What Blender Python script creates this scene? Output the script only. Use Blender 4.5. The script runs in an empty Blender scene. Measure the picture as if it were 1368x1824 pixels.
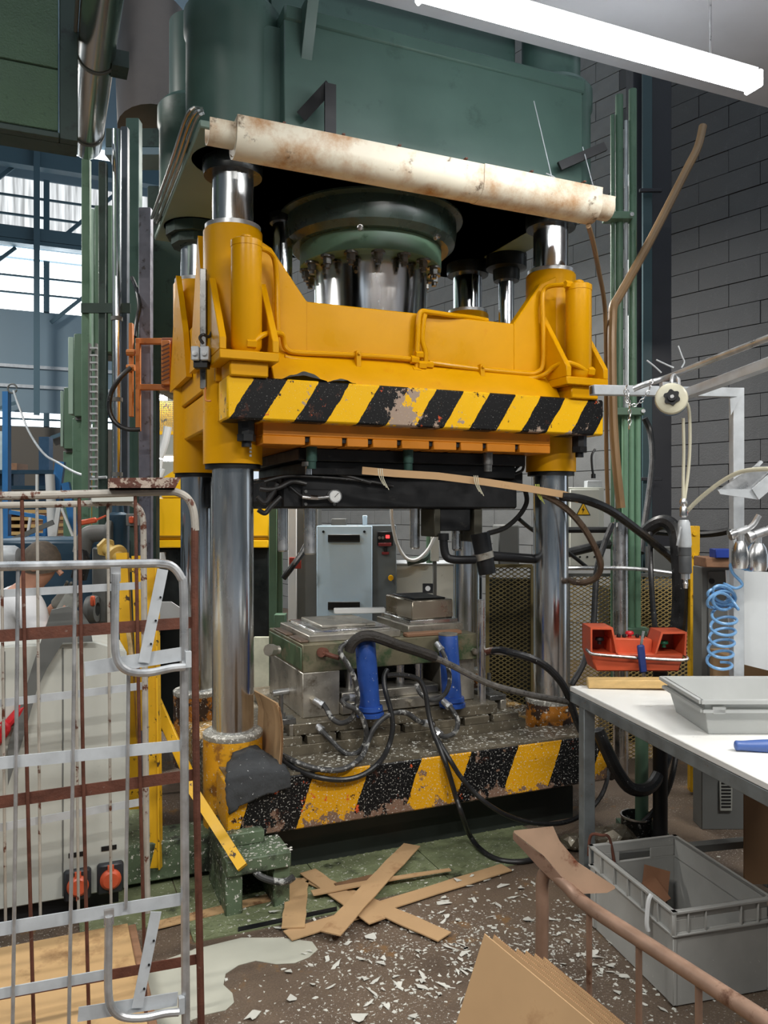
import bpy, bmesh, math, random
from mathutils import Vector, Matrix
R = math.radians
rnd = random.Random(7)
SC = bpy.context.scene
COL = SC.collection
# ---------------------------------------------------------------- camera
F, CX, CY, H, YAW = 1423.0, 684.0, 912.0, 1.65, R(22.9)   # focal length in pixels of the 1368x1824 frame
SA, CA = math.sin(YAW), math.cos(YAW)
cam = bpy.data.cameras.new('camera')
cam.sensor_fit = 'VERTICAL'; cam.sensor_height = 36.0; cam.sensor_width = 27.0
cam.lens = 36.0 * F / 1824.0; cam.clip_start = 0.05; cam.clip_end = 200
camo = bpy.data.objects.new('camera', cam); COL.objects.link(camo)
camo.location = (0, 0, H); camo.rotation_euler = (R(90), 0, -YAW)
SC.camera = camo
# ---------------------------------------------------------------- view and world
SC.view_settings.view_transform = 'Standard'; SC.view_settings.look = 'None'
SC.view_settings.gamma = 1.0; SC.view_settings.use_curve_mapping = False
SC.view_settings.exposure = 0.28
world = bpy.data.worlds.new('hall_daylight'); SC.world = world; world.use_nodes = True
wb = world.node_tree.nodes['Background']
wb.inputs[0].default_value = (0.80, 0.90, 1.0, 1); wb.inputs[1].default_value = 0.75

def area_lamp(name, loc, target, sx, sy, power, col=(1, 1, 1)):
    l = bpy.data.lights.new(name, 'AREA'); l.shape = 'RECTANGLE'; l.size = sx; l.size_y = sy
    l.energy = power; l.color = col
    o = bpy.data.objects.new(name, l); COL.objects.link(o); o.location = loc
    o.rotation_euler = (Vector(target) - Vector(loc)).to_track_quat('-Z', 'Y').to_euler()
    return o
# front hall luminaires, plus three unseen fill lamps added to brighten the back; each has its housing (see ceiling_luminaire)
HALL_AND_FILL_LAMPS = [((-1.6, 0.4, 4.3), 46), ((0.9, -0.9, 4.3), 46), ((3.4, 0.2, 4.3), 60), ((-2.6, 5.2, 5.2), 60), ((2.3, 6.0, 4.5), 95), ((-3.2, 16.5, 8.2), 230)]
for p, w in HALL_AND_FILL_LAMPS:
    area_lamp('hall_and_fill_light', (p[0], p[1], p[2] - 0.06), (p[0], p[1], 0), 1.5, 0.12, w * 2.0, (1.0, 0.965, 0.91))

# ---------------------------------------------------------------- pixel helpers (frame 1368x1824 -> metres)
def ray(px):
    u = (px - CX) / F
    return u * CA + SA, -u * SA + CA
def W(px, py, d):
    a, b = ray(px); return Vector((a * d, b * d, H - (py - CY) / F * d))
def onY(px, py, Y):
    a, b = ray(px); d = Y / b; return Vector((a * d, Y, H - (py - CY) / F * d))
def onX(px, py, X):
    a, b = ray(px); d = X / a; return Vector((X, b * d, H - (py - CY) / F * d))
def onZ(px, py, Z=0.0):
    return W(px, py, F * (H - Z) / (py - CY))
RIGHT = Vector((CA, -SA, 0)); FWD = Vector((SA, CA, 0)); UP = Vector((0, 0, 1))

# ---------------------------------------------------------------- mesh builder
def spline(pts, n=6):
    P = [Vector(p) for p in pts]
    if len(P) < 3: return P
    out = []
    for i in range(len(P) - 1):
        a = P[max(i - 1, 0)]; b = P[i]; c = P[i + 1]; d = P[min(i + 2, len(P) - 1)]
        for k in range(n):
            t = k / n
            out.append(0.5 * ((2 * b) + (c - a) * t + (2 * a - 5 * b + 4 * c - d) * t * t + (3 * b - a - 3 * c + d) * t ** 3))
    out.append(P[-1]); return out

class MB:
    def __init__(s): s.v = []; s.f = []
    def add(s, vs, fs):
        o = len(s.v); s.v += [tuple(v) for v in vs]; s.f += [tuple(i + o for i in f) for f in fs]; return s
    def hexa(s, c):  # 8 corners: bottom ring then top ring
        return s.add(c, [(3, 2, 1, 0), (4, 5, 6, 7), (0, 1, 5, 4), (1, 2, 6, 5), (2, 3, 7, 6), (3, 0, 4, 7)])
    def box(s, x0, y0, z0, x1, y1, z1):
        return s.hexa([(x0, y0, z0), (x1, y0, z0), (x1, y1, z0), (x0, y1, z0), (x0, y0, z1), (x1, y0, z1), (x1, y1, z1), (x0, y1, z1)])
    def obox(s, c, ax, ay, az):  # centre and three half-axis vectors
        c, ax, ay, az = Vector(c), Vector(ax), Vector(ay), Vector(az)
        return s.hexa([c - ax - ay - az, c + ax - ay - az, c + ax + ay - az, c - ax + ay - az,
                       c - ax - ay + az, c + ax - ay + az, c + ax + ay + az, c - ax + ay + az])
    def bar(s, p, q, w, h, up=UP):  # rectangular bar from p to q
        p, q = Vector(p), Vector(q); d = (q - p)
        n = d.normalized(); side = n.cross(up)
        if side.length < 1e-4: side = n.cross(Vector((1, 0, 0)))
        side.normalize(); u2 = side.cross(n)
        return s.obox((p + q) / 2, d / 2, side * w / 2, u2 * h / 2)
    def cyl(s, p, q, r0, r1=None, n=16, caps=True):
        p, q = Vector(p), Vector(q); r1 = r0 if r1 is None else r1
        d = (q - p).normalized(); a = d.orthogonal().normalized(); b = d.cross(a)
        if abs(d.z) > .99: a = Vector((1, 0, 0)); b = d.cross(a)
        vs = []
        for c, r in ((p, r0), (q, r1)):
            vs += [c + (a * math.cos(2 * math.pi * i / n) + b * math.sin(2 * math.pi * i / n)) * r for i in range(n)]
        fs = [(i, (i + 1) % n, n + (i + 1) % n, n + i) for i in range(n)]
        if caps: fs += [tuple(range(n - 1, -1, -1)), tuple(range(n, 2 * n))]
        return s.add(vs, fs)
    def tube(s, pts, r, n=8, sub=5, caps=True):
        P = spline(pts, sub) if sub > 1 else [Vector(p) for p in pts]
        P = [p for i, p in enumerate(P) if i == 0 or (p - P[i - 1]).length > 1e-5]
        m = len(P); o = len(s.v); a = None
        for i, p in enumerate(P):
            t = (P[min(i + 1, m - 1)] - P[max(i - 1, 0)]).normalized()
            a = t.orthogonal().normalized() if a is None else (a - t * a.dot(t)).normalized()
            b = t.cross(a); rr = r(i / (m - 1)) if callable(r) else r
            s.v += [tuple(p + (a * math.cos(2 * math.pi * k / n) + b * math.sin(2 * math.pi * k / n)) * rr) for k in range(n)]
        for i in range(m - 1):
            for k in range(n):
                s.f.append((o + i * n + k, o + i * n + (k + 1) % n, o + (i + 1) * n + (k + 1) % n, o + (i + 1) * n + k))
        if caps:
            s.f.append(tuple(o + k for k in range(n - 1, -1, -1))); s.f.append(tuple(o + (m - 1) * n + k for k in range(n)))
        return s
    def lathe(s, c, prof, n=32, axis=UP):  # prof: (radius, height) list, closed by fans where r == 0
        c = Vector(c); d = Vector(axis).normalized(); a = Vector((1, 0, 0)) if abs(d.z) > .99 else d.orthogonal().normalized(); b = d.cross(a)
        o = len(s.v); m = len(prof)
        for r, h in prof:
            s.v += [tuple(c + d * h + (a * math.cos(2 * math.pi * k / n) + b * math.sin(2 * math.pi * k / n)) * r) for k in range(n)]
        for i in range(m - 1):
            for k in range(n):
                s.f.append((o + i * n + k, o + i * n + (k + 1) % n, o + (i + 1) * n + (k + 1) % n, o + (i + 1) * n + k))
        return s
    def prism(s, poly, vec):  # planar polygon extruded along vec
        P = [Vector(p) for p in poly]; vec = Vector(vec); n = len(P)
        return s.add(P + [p + vec for p in P], [tuple(range(n - 1, -1, -1)), tuple(range(n, 2 * n))] + [(i, (i + 1) % n, n + (i + 1) % n, n + i) for i in range(n)])
    def build(s, name, mat, parent=None, bevel=0.0, smooth=True, ang=35, segs=1):
        me = bpy.data.meshes.new(name); me.from_pydata(s.v, [], s.f)
        bm = bmesh.new(); bm.from_mesh(me); bmesh.ops.recalc_face_normals(bm, faces=bm.faces); bm.to_mesh(me); bm.free()
        if smooth:
            me.polygons.foreach_set('use_smooth', [True] * len(me.polygons)); me.set_sharp_from_angle(angle=R(ang))
        if mat: me.materials.append(mat)
        o = bpy.data.objects.new(name, me); COL.objects.link(o)
        if parent:
            o.parent = parent; o.matrix_parent_inverse = Matrix.Translation(-parent_origin(parent))
        if bevel:
            b = o.modifiers.new('edge', 'BEVEL'); b.width = bevel; b.segments = segs; b.limit_method = 'ANGLE'; b.angle_limit = R(40)
            b.harden_normals = False
        return o
def parent_origin(p):
    v = Vector(p.location)
    while p.parent: p = p.parent; v = v * 1.0
    return v
def tag(o, label, cat, group=None, kind=None):
    o['label'] = label; o['category'] = cat
    if group: o['group'] = group
    if kind: o['kind'] = kind
    return o
def thing(name, label, cat, loc=(0, 0, 0), group=None, kind=None):
    o = bpy.data.objects.new(name, None); COL.objects.link(o); o.location = loc; o.empty_display_size = .1
    return tag(o, label, cat, group, kind)
def struct(o): o['kind'] = 'structure'; return o
def dup(o, parent=None, off=(0, 0, 0)):
    c = o.copy(); COL.objects.link(c)
    if parent: c.parent = parent
    c.location = Vector(o.location) + Vector(off); return c

# ---------------------------------------------------------------- materials
MATS = {}
def M(name, col, rough=.5, metal=0.0, var=.18, scale=6.0, bump=0.0, bscale=30.0, wear=None, wear2=None, splat=None, stretch=None, coat=0.0, emit=None, alpha=None, rvar=.12, spec=.5):
    m = bpy.data.materials.new(name); m.use_nodes = True; nt = m.node_tree; N = nt.nodes; L = nt.links
    b = N['Principled BSDF']; b.inputs['Roughness'].default_value = rough; b.inputs['Metallic'].default_value = metal
    b.inputs['Coat Weight'].default_value = coat; b.inputs['Specular IOR Level'].default_value = spec
    tc = N.new('ShaderNodeTexCoord'); src = tc.outputs['Object']
    if stretch:
        mp = N.new('ShaderNodeMapping'); mp.inputs['Scale'].default_value = stretch; L.new(src, mp.inputs['Vector']); src = mp.outputs['Vector']
    def noise(sc, det=4, ro=.6):
        n = N.new('ShaderNodeTexNoise'); n.inputs['Scale'].default_value = sc; n.inputs['Detail'].default_value = det; n.inputs['Roughness'].default_value = ro
        L.new(src, n.inputs['Vector']); return n.outputs['Fac']
    def ramp(fac, a, bb, v0=0.0, v1=1.0):
        r = N.new('ShaderNodeMapRange'); r.inputs['From Min'].default_value = a; r.inputs['From Max'].default_value = bb
        r.inputs['To Min'].default_value = v0; r.inputs['To Max'].default_value = v1
        L.new(fac, r.inputs['Value']); return r.outputs['Result']
    def mix(fac, c0, c1):
        x = N.new('ShaderNodeMix'); x.data_type = 'RGBA'; L.new(fac, x.inputs['Factor'])
        for sock, c in ((x.inputs['A'], c0), (x.inputs['B'], c1)):
            if isinstance(c, tuple): sock.default_value = (c[0], c[1], c[2], 1)
            else: L.new(c, sock)
        return x.outputs['Result']
    n1 = noise(scale)
    cc = mix(ramp(n1, .3, .7), tuple(max(0, c * (1 - var)) for c in col), tuple(min(1, c * (1 + var)) for c in col))
    rr = ramp(n1, .3, .7, max(.02, rough - rvar), min(1, rough + rvar))
    for wv in (wear, wear2):
        if wv:  # (colour, threshold, scale[, sharpness])
            f = ramp(noise(wv[2], 6, .68), wv[1] - .045, wv[1] - .045 + (wv[3] if len(wv) > 3 else .03)); cc = mix(f, cc, wv[0])
    if splat:  # (colour, threshold, scale)
        f = ramp(noise(splat[2], 3, .75), splat[1] - .05, splat[1] - .03); cc = mix(f, cc, splat[0])
    if not isinstance(cc, tuple): L.new(cc, b.inputs['Base Color'])
    L.new(rr, b.inputs['Roughness'])
    if bump:
        bp = N.new('ShaderNodeBump'); bp.inputs['Strength'].default_value = bump; bp.inputs['Distance'].default_value = .01
        L.new(noise(bscale, 5), bp.inputs['Height']); L.new(bp.outputs['Normal'], b.inputs['Normal'])
    if emit:
        b.inputs['Emission Color'].default_value = (*emit[0], 1); b.inputs['Emission Strength'].default_value = emit[1]
    MATS[name] = m
    m['out'] = 0
    return m
def ccol(r, g, b):  # sRGB 0..255 -> linear
    f = lambda c: (c / 255 / 12.92) if c / 255 <= .04045 else ((c / 255 + .055) / 1.055) ** 2.4
    return (f(r), f(g), f(b))
RUST = ccol(96, 52, 36)
yel = M('press_yellow', ccol(210, 150, 0), .36, var=.06, scale=3, coat=.0, spec=.22, bump=.05, bscale=25, wear=(ccol(206, 138, 8), .66, 7, .12))
yel2 = M('press_orange', ccol(202, 124, 18), .42, var=.12, scale=4, wear=(ccol(120, 66, 24), .68, 8, .1))
chrome = M('column_chrome', (.74, .78, .84), .18, 1.0, var=.22, scale=9, stretch=(1, 1, .12), rvar=.1)  # stretched noise paints vertical reflection streaks into the chrome colour
chrome2 = M('column_chrome_worn', (.74, .76, .79), .22, 1.0, var=.3, scale=9, stretch=(1, 1, .12), wear=(ccol(120, 105, 84), .62, 7, .2), splat=(ccol(200, 200, 196), .735, 130))  # painted reflection streaks again, with real wear and splashes on top
ramm = M('ram_chrome', (.72, .73, .74), .2, 1.0, var=.2, scale=7, stretch=(1, 1, .1))
grn = M('press_green', ccol(64, 90, 82), .42, var=.12, scale=3, bump=.04, bscale=12, wear=(ccol(38, 62, 54), .64, 4, .15))
grn2 = M('light_green_paint', ccol(92, 122, 100), .45, var=.12, scale=5, wear=(ccol(60, 90, 66), .66, 9, .1))
grnd = M('dark_green_paint', ccol(46, 64, 57), .5, var=.2, scale=5, wear=(ccol(24, 32, 30), .6, 7, .12))
grnf = M('floor_green', ccol(116, 124, 92), .55, var=.25, scale=7, bump=.3, bscale=60, wear=(ccol(60, 66, 48), .60, 6, .12), splat=(ccol(200, 200, 190), .68, 70))
blk = M('black_steel', ccol(30, 31, 33), .45, .3, var=.35, scale=7, wear=(ccol(62, 60, 58), .68, 10, .1))
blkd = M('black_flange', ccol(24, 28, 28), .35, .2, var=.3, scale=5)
rub = M('black_rubber', ccol(32, 32, 33), .38, var=.3, scale=12, splat=(ccol(150, 150, 148), .72, 90))
rubs = M('dusty_rubber', ccol(58, 58, 58), .5, var=.4, scale=14, wear=(ccol(178, 178, 174), .58, 24, .08))
steel = M('machined_steel', (.46, .43, .37), .36, .75, var=.3, scale=7, wear=(ccol(92, 76, 52), .62, 6, .15), splat=(ccol(215, 214, 205), .70, 70))
steelb = M('bright_steel', (.72, .72, .72), .26, 1.0, var=.2, scale=9)
oilst = M('oily_steel', ccol(120, 112, 96), .42, .4, var=.35, scale=8, wear=(ccol(66, 58, 46), .60, 7, .14), splat=(ccol(214, 214, 205), .675, 55))
dieg = M('die_green_steel', ccol(122, 116, 94), .45, .4, var=.25, scale=6, wear=(ccol(72, 90, 62), .56, 5, .1), wear2=(ccol(120, 104, 76), .66, 11, .06))
blue = M('cylinder_blue', ccol(38, 74, 148), .35, var=.2, scale=9, wear=(ccol(26, 52, 110), .64, 8, .1), splat=(ccol(210, 212, 212), .735, 60))
galv = M('galvanised', (.56, .57, .58), .36, .75, var=.18, scale=20)
galvl = M('galvanised_light', ccol(188, 193, 197), .42, .1, var=.12, scale=14)
rustm = M('rusty_steel', ccol(98, 58, 44), .7, .1, var=.3, scale=20, bump=.25, bscale=120, wear=(ccol(140, 122, 112), .70, 26, .08))
rustw = M('chipped_white_steel', ccol(176, 170, 160), .55, .1, var=.12, scale=16, wear=(ccol(98, 56, 40), .61, 14, .05))
rustp = M('rust_flaked_plate', ccol(90, 52, 40), .75, var=.3, scale=22, bump=.4, bscale=90, wear=(ccol(176, 160, 146), .56, 28, .04))
brnp = M('brown_pipe', ccol(142, 112, 76), .42, .1, var=.15, scale=9, stretch=(1, 1, .3))
cream = M('cream_plastic', ccol(216, 208, 188), .5, var=.08, scale=4, wear=(ccol(168, 122, 72), .50, 4.2, .22), wear2=(ccol(96, 76, 54), .66, 13, .1))
stain = M('stainless', (.58, .56, .52), .24, 1.0, var=.15, scale=3, stretch=(1, .2, 1))
ora = M('orange_plastic', ccol(208, 90, 56), .42, var=.12, scale=10, wear=(ccol(120, 50, 34), .72, 12, .1))
orab = M('orange_bracket', ccol(190, 116, 52), .5, var=.15, scale=8, wear=(ccol(120, 66, 42), .64, 12, .1))
gry = M('grey_cabinet', ccol(150, 152, 146), .5, var=.06, scale=4)
gryd = M('dark_grey_cabinet', ccol(104, 106, 104), .5, var=.08, scale=4)
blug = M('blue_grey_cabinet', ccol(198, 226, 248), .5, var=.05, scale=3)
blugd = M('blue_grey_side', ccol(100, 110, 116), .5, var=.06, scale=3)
whi = M('white_panel', ccol(222, 224, 224), .45, var=.04, scale=4)
whs = M('off_white_cabinet', ccol(196, 198, 190), .5, var=.05, scale=4, wear=(ccol(150, 150, 140), .7, 6, .1))
plas = M('grey_bin_plastic', ccol(178, 180, 178), .46, var=.05, scale=5)
plas2 = M('grey_crate_plastic', ccol(168, 168, 164), .5, var=.1, scale=6, splat=(ccol(205, 205, 200), .74, 60))
wood = M('pine_batten', ccol(204, 170, 112), .6, var=.14, scale=5, stretch=(1, 9, 9))
woodd = M('old_plank', ccol(140, 104, 78), .65, var=.22, scale=5, stretch=(1, 9, 9))
card = M('cardboard', ccol(182, 148, 108), .8, var=.07, scale=5, wear=(ccol(150, 112, 76), .62, 5, .15))
cardd = M('stained_cardboard', ccol(184, 150, 108), .8, var=.1, scale=6, wear=(ccol(112, 80, 52), .60, 8, .1))
flute = M('cardboard_edge', ccol(138, 102, 68), .9, var=.3, scale=90)
cloth = M('dirty_cloth', ccol(58, 60, 62), .9, var=.3, scale=14, bump=.3, bscale=80, splat=(ccol(190, 190, 188), .735, 60))
yelp = M('guard_yellow', ccol(228, 176, 30), .45, var=.1, scale=6, wear=(ccol(62, 46, 30), .64, 16, .03))
yelm = M('machine_yellow', ccol(240, 186, 10), .4, var=.05, scale=3)
bluem = M('motor_blue', ccol(40, 66, 84), .4, var=.15, scale=6)
bluf = M('frame_blue', ccol(52, 116, 176), .45, var=.1, scale=6)
hosew = M('clear_hose', ccol(206, 202, 180), .3, var=.06, scale=8)
hoseb = M('coil_blue', ccol(110, 158, 204), .3, var=.08, scale=8)
brown_h = M('braided_hose', ccol(120, 116, 110), .35, .5, var=.3, scale=40)
bwn = M('bronze_hose', ccol(92, 76, 62), .3, .35, var=.3, scale=14)
redp = M('red_plastic', ccol(196, 34, 44), .4, var=.1, scale=9)
skin = M('skin', ccol(176, 128, 104), .55, var=.08, scale=14)
shirt = M('white_shirt', ccol(212, 212, 214), .8, var=.05, scale=8, bump=.4, bscale=9)
trous = M('work_trousers', ccol(158, 152, 138), .85, var=.08, scale=9, bump=.4, bscale=9)
glovem = M('grey_glove', ccol(120, 120, 114), .85, var=.15, scale=22)
hairm = M('short_hair', ccol(84, 74, 64), .8, var=.3, scale=60)
greenb = M('green_button', ccol(30, 120, 84), .4, var=.1)
# ---------------------------------------------------------------- special materials
def nodes_of(m): return m.node_tree.nodes, m.node_tree.links
def floor_material():
    m = bpy.data.materials.new('floor_concrete'); m.use_nodes = True; N, L = nodes_of(m); b = N['Principled BSDF']
    tc = N.new('ShaderNodeTexCoord')
    def noise(sc, det=5, ro=.6):
        n = N.new('ShaderNodeTexNoise'); n.inputs['Scale'].default_value = sc; n.inputs['Detail'].default_value = det; n.inputs['Roughness'].default_value = ro
        L.new(tc.outputs['Object'], n.inputs['Vector']); return n.outputs['Fac']
    def cr(f, stops):
        r = N.new('ShaderNodeValToRGB'); e = r.color_ramp.elements
        while len(e) < len(stops): e.new(.5)
        for i, (p, c) in enumerate(stops): e[i].position = p; e[i].color = (*c, 1)
        L.new(f, r.inputs['Fac']); return r.outputs['Color']
    def mix(f, a, c):
        x = N.new('ShaderNodeMix'); x.data_type = 'RGBA'; L.new(f, x.inputs['Factor'])
        for s_, k in ((x.inputs['A'], a), (x.inputs['B'], c)):
            if isinstance(k, tuple): s_.default_value = (*k, 1)
            else: L.new(k, s_)
        return x.outputs['Result']
    base = cr(noise(1.6, 6, .65), [(.30, ccol(74, 62, 52)), (.48, ccol(106, 90, 76)), (.70, ccol(126, 108, 90))])
    grit = cr(noise(160, 3, .8), [(.40, (0, 0, 0)), (.60, (1, 1, 1))])
    c = mix(grit, mix(noise(3), base, ccol(64, 54, 44)), base)
    sp = cr(noise(95, 2, .7), [(.62, (0, 0, 0)), (.645, (1, 1, 1))])
    pt = cr(noise(2.2, 4, .6), [(.42, (0, 0, 0)), (.6, (1, 1, 1))])
    mm = N.new('ShaderNodeMix'); mm.data_type = 'RGBA'; mm.blend_type = 'MULTIPLY'; mm.inputs['Factor'].default_value = 1
    L.new(sp, mm.inputs['A']); L.new(pt, mm.inputs['B'])
    c = mix(mm.outputs['Result'], c, ccol(206, 204, 196))
    och = cr(noise(4.5, 5, .7), [(.60, (0, 0, 0)), (.68, (1, 1, 1))]); c = mix(och, c, ccol(128, 96, 60))
    L.new(c, b.inputs['Base Color']); b.inputs['Roughness'].default_value = .55
    bp = N.new('ShaderNodeBump'); bp.inputs['Strength'].default_value = .35; bp.inputs['Distance'].default_value = .01
    L.new(noise(120, 4), bp.inputs['Height']); L.new(bp.outputs['Normal'], b.inputs['Normal'])
    return m
def striped(name, x0, period, duty, slope, ztop, ycol, worn, wth, splat, patch=None):
    m = bpy.data.materials.new(name); m.use_nodes = True; N, L = nodes_of(m); b = N['Principled BSDF']; b.inputs['Roughness'].default_value = .42; b.inputs['Specular IOR Level'].default_value = .25
    tc = N.new('ShaderNodeTexCoord'); sx = N.new('ShaderNodeSeparateXYZ'); L.new(tc.outputs['Object'], sx.inputs[0])
    def math_(op, a, c=0.0, clamp=False):
        n = N.new('ShaderNodeMath'); n.operation = op; n.use_clamp = clamp
        for i, k in enumerate((a, c)):
            if isinstance(k, (int, float)): n.inputs[i].default_value = k
            else: L.new(k, n.inputs[i])
        return n.outputs[0]
    def noise(sc, det=5, ro=.65):
        n = N.new('ShaderNodeTexNoise'); n.inputs['Scale'].default_value = sc; n.inputs['Detail'].default_value = det; n.inputs['Roughness'].default_value = ro
        L.new(tc.outputs['Object'], n.inputs['Vector']); return n.outputs['Fac']
    def mix(f, a, c):
        x = N.new('ShaderNodeMix'); x.data_type = 'RGBA'; L.new(f, x.inputs['Factor'])
        for s_, k in ((x.inputs['A'], a), (x.inputs['B'], c)):
            if isinstance(k, tuple): s_.default_value = (*k, 1)
            else: L.new(k, s_)
        return x.outputs['Result']
    zz = math_('SUBTRACT', ztop, sx.outputs['Z'])
    w = math_('MULTIPLY', math_('SUBTRACT', noise(9), .5), .03)
    t = math_('ADD', math_('ADD', math_('SUBTRACT', sx.outputs['X'], x0), math_('MULTIPLY', zz, slope)), w)
    fr = math_('FRACT', math_('DIVIDE', math_('ADD', t, period * 8), period))
    isb = math_('LESS_THAN', fr, duty)
    yv = mix(noise(4), ycol, tuple(c * .86 for c in ycol))
    c = mix(isb, yv, ccol(17, 17, 18))
    wn = noise(11, 7, .7)
    edge = math_('MULTIPLY', math_('MAXIMUM', math_('SUBTRACT', zz, .12), 0), 1.2)   # more wear along the lower edge
    wf = math_('ADD', wn, edge)
    if patch:
        px = math_('ABSOLUTE', math_('SUBTRACT', sx.outputs['X'], patch[0])); wf = math_('ADD', wf, math_('MULTIPLY', math_('MAXIMUM', math_('SUBTRACT', patch[1], px), 0), patch[2]))
    def step(f, th, soft=.015):
        return math_('DIVIDE', math_('SUBTRACT', f, th), soft, True)
    c = mix(step(wf, wth), c, worn)
    c = mix(step(noise(16, 6, .7), .62), c, ccol(60, 36, 28))
    c = mix(step(noise(13.7, 6, .7), .655), c, ccol(206, 84, 44))
    c = mix(step(noise(splat[1], 3, .75), splat[0]), c, ccol(216, 214, 206))
    L.new(c, b.inputs['Base Color'])
    bp = N.new('ShaderNodeBump'); bp.inputs['Strength'].default_value = .3; bp.inputs['Distance'].default_value = .004
    L.new(wn, bp.inputs['Height']); L.new(bp.outputs['Normal'], b.inputs['Normal'])
    return m
stripe_top = striped('stripes_slide', .837, .2945, .5, .62, 2.24, ccol(240, 184, 10), ccol(158, 138, 122), .635, (.655, 150), (1.56, .16, 1.0))
stripe_bot = striped('stripes_base', .840, .5283, .5, .39, .49, ccol(224, 162, 22), ccol(124, 98, 82), .63, (.605, 105))
def emission(name, col, s):
    m = bpy.data.materials.new(name); m.use_nodes = True; N, L = nodes_of(m); N.remove(N['Principled BSDF'])
    e = N.new('ShaderNodeEmission'); e.inputs[0].default_value = (*col, 1); e.inputs[1].default_value = s
    L.new(e.outputs[0], N['Material Output'].inputs[0]); return m
lampm = emission('lamp_diffuser', (.96, .98, 1.0), 21.0)
glass1 = emission('backlit_glass', (.90, .96, 1.0), 5.0)
def corrugated_light():
    m = emission('translucent_sheet', (.86, .9, .92), .72); N, L = nodes_of(m)
    tc = N.new('ShaderNodeTexCoord'); n = N.new('ShaderNodeTexNoise'); mp = N.new('ShaderNodeMapping'); mp.inputs['Scale'].default_value = (9, 1, .5)
    L.new(tc.outputs['Object'], mp.inputs[0]); L.new(mp.outputs[0], n.inputs['Vector']); n.inputs['Scale'].default_value = 1.2; n.inputs['Detail'].default_value = 3
    r = N.new('ShaderNodeMapRange'); r.inputs['From Min'].default_value = .35; r.inputs['From Max'].default_value = .6; r.inputs['To Min'].default_value = .42; r.inputs['To Max'].default_value = .95
    L.new(n.outputs['Fac'], r.inputs['Value']); e = [x for x in N if x.type == 'EMISSION'][0]; L.new(r.outputs[0], e.inputs[1]); return m
glass2 = corrugated_light()
floorm = floor_material()
clad = M('blue_cladding', ccol(118, 138, 150), .6, var=.06, scale=.6)
cladb = M('blue_steel_beam', ccol(70, 96, 108), .55, var=.06, scale=1)
lowwall = M('low_wall_brown', ccol(92, 86, 78), .7, var=.08, scale=1)
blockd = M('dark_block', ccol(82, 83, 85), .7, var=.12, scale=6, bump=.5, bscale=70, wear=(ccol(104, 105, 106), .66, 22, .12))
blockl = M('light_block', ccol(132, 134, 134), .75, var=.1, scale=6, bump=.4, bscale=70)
mort = M('mortar', ccol(70, 71, 73), .9, var=.1)
# ---------------------------------------------------------------- floor
fl = MB(); fl.box(-9, -5, -.2, 9, 26, 0); struct(fl.build('floor', floorm, smooth=False))
# ---------------------------------------------------------------- right block wall (block courses as parts)
PW = Vector((5.9, 5.64, 0)); TW = Vector((-.269, .963, 0)).normalized(); NW = Vector((-TW.y, TW.x, 0)); NW = NW if NW.dot(Vector((-1, -.3, 0))) > 0 else -NW
def wp(s, z, off=0.0): return PW + TW * s + NW * off + UP * z
wall = MB(); wall.obox(wp(3.2, 4.2, -.13), TW * 5.4, NW * .11, UP * 4.2)
wall = struct(wall.build('wall_right', mort, smooth=False))
BL, BH = .6, .21
def block_mesh(mat, w):
    b = MB(); b.obox((0, 0, 0), TW * (w / 2 - .003), NW * .022, UP * (BH / 2 - .004))
    o = b.build('block', mat, wall, bevel=0, smooth=False); return o
protos = {}
nb = 0
def block_at(s, z, w, mat):
    global nb
    k = (mat.name, round(w, 2))
    c = wp(s, z, rnd.uniform(-.004, .004) - .005)
    if k not in protos:
        protos[k] = block_mesh(mat, w); protos[k].location = c; return
    o = protos[k].copy(); COL.objects.link(o); o.parent = wall; o.location = c; nb += 1
rest = MB(); restl = MB()
for r in range(40):
    z = BH * (r + .5); sh = (r % 2) * BL / 2
    for i in range(-3, 14):
        s = i * BL + sh
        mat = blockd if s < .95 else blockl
        vis = -.75 < s < 5.1 and z < 6.2
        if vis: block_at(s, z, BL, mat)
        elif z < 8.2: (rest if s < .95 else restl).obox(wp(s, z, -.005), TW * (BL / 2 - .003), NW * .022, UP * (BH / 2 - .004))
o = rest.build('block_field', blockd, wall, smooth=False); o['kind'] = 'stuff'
o = restl.build('block_field', blockl, wall, smooth=False); o['kind'] = 'stuff'
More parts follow.
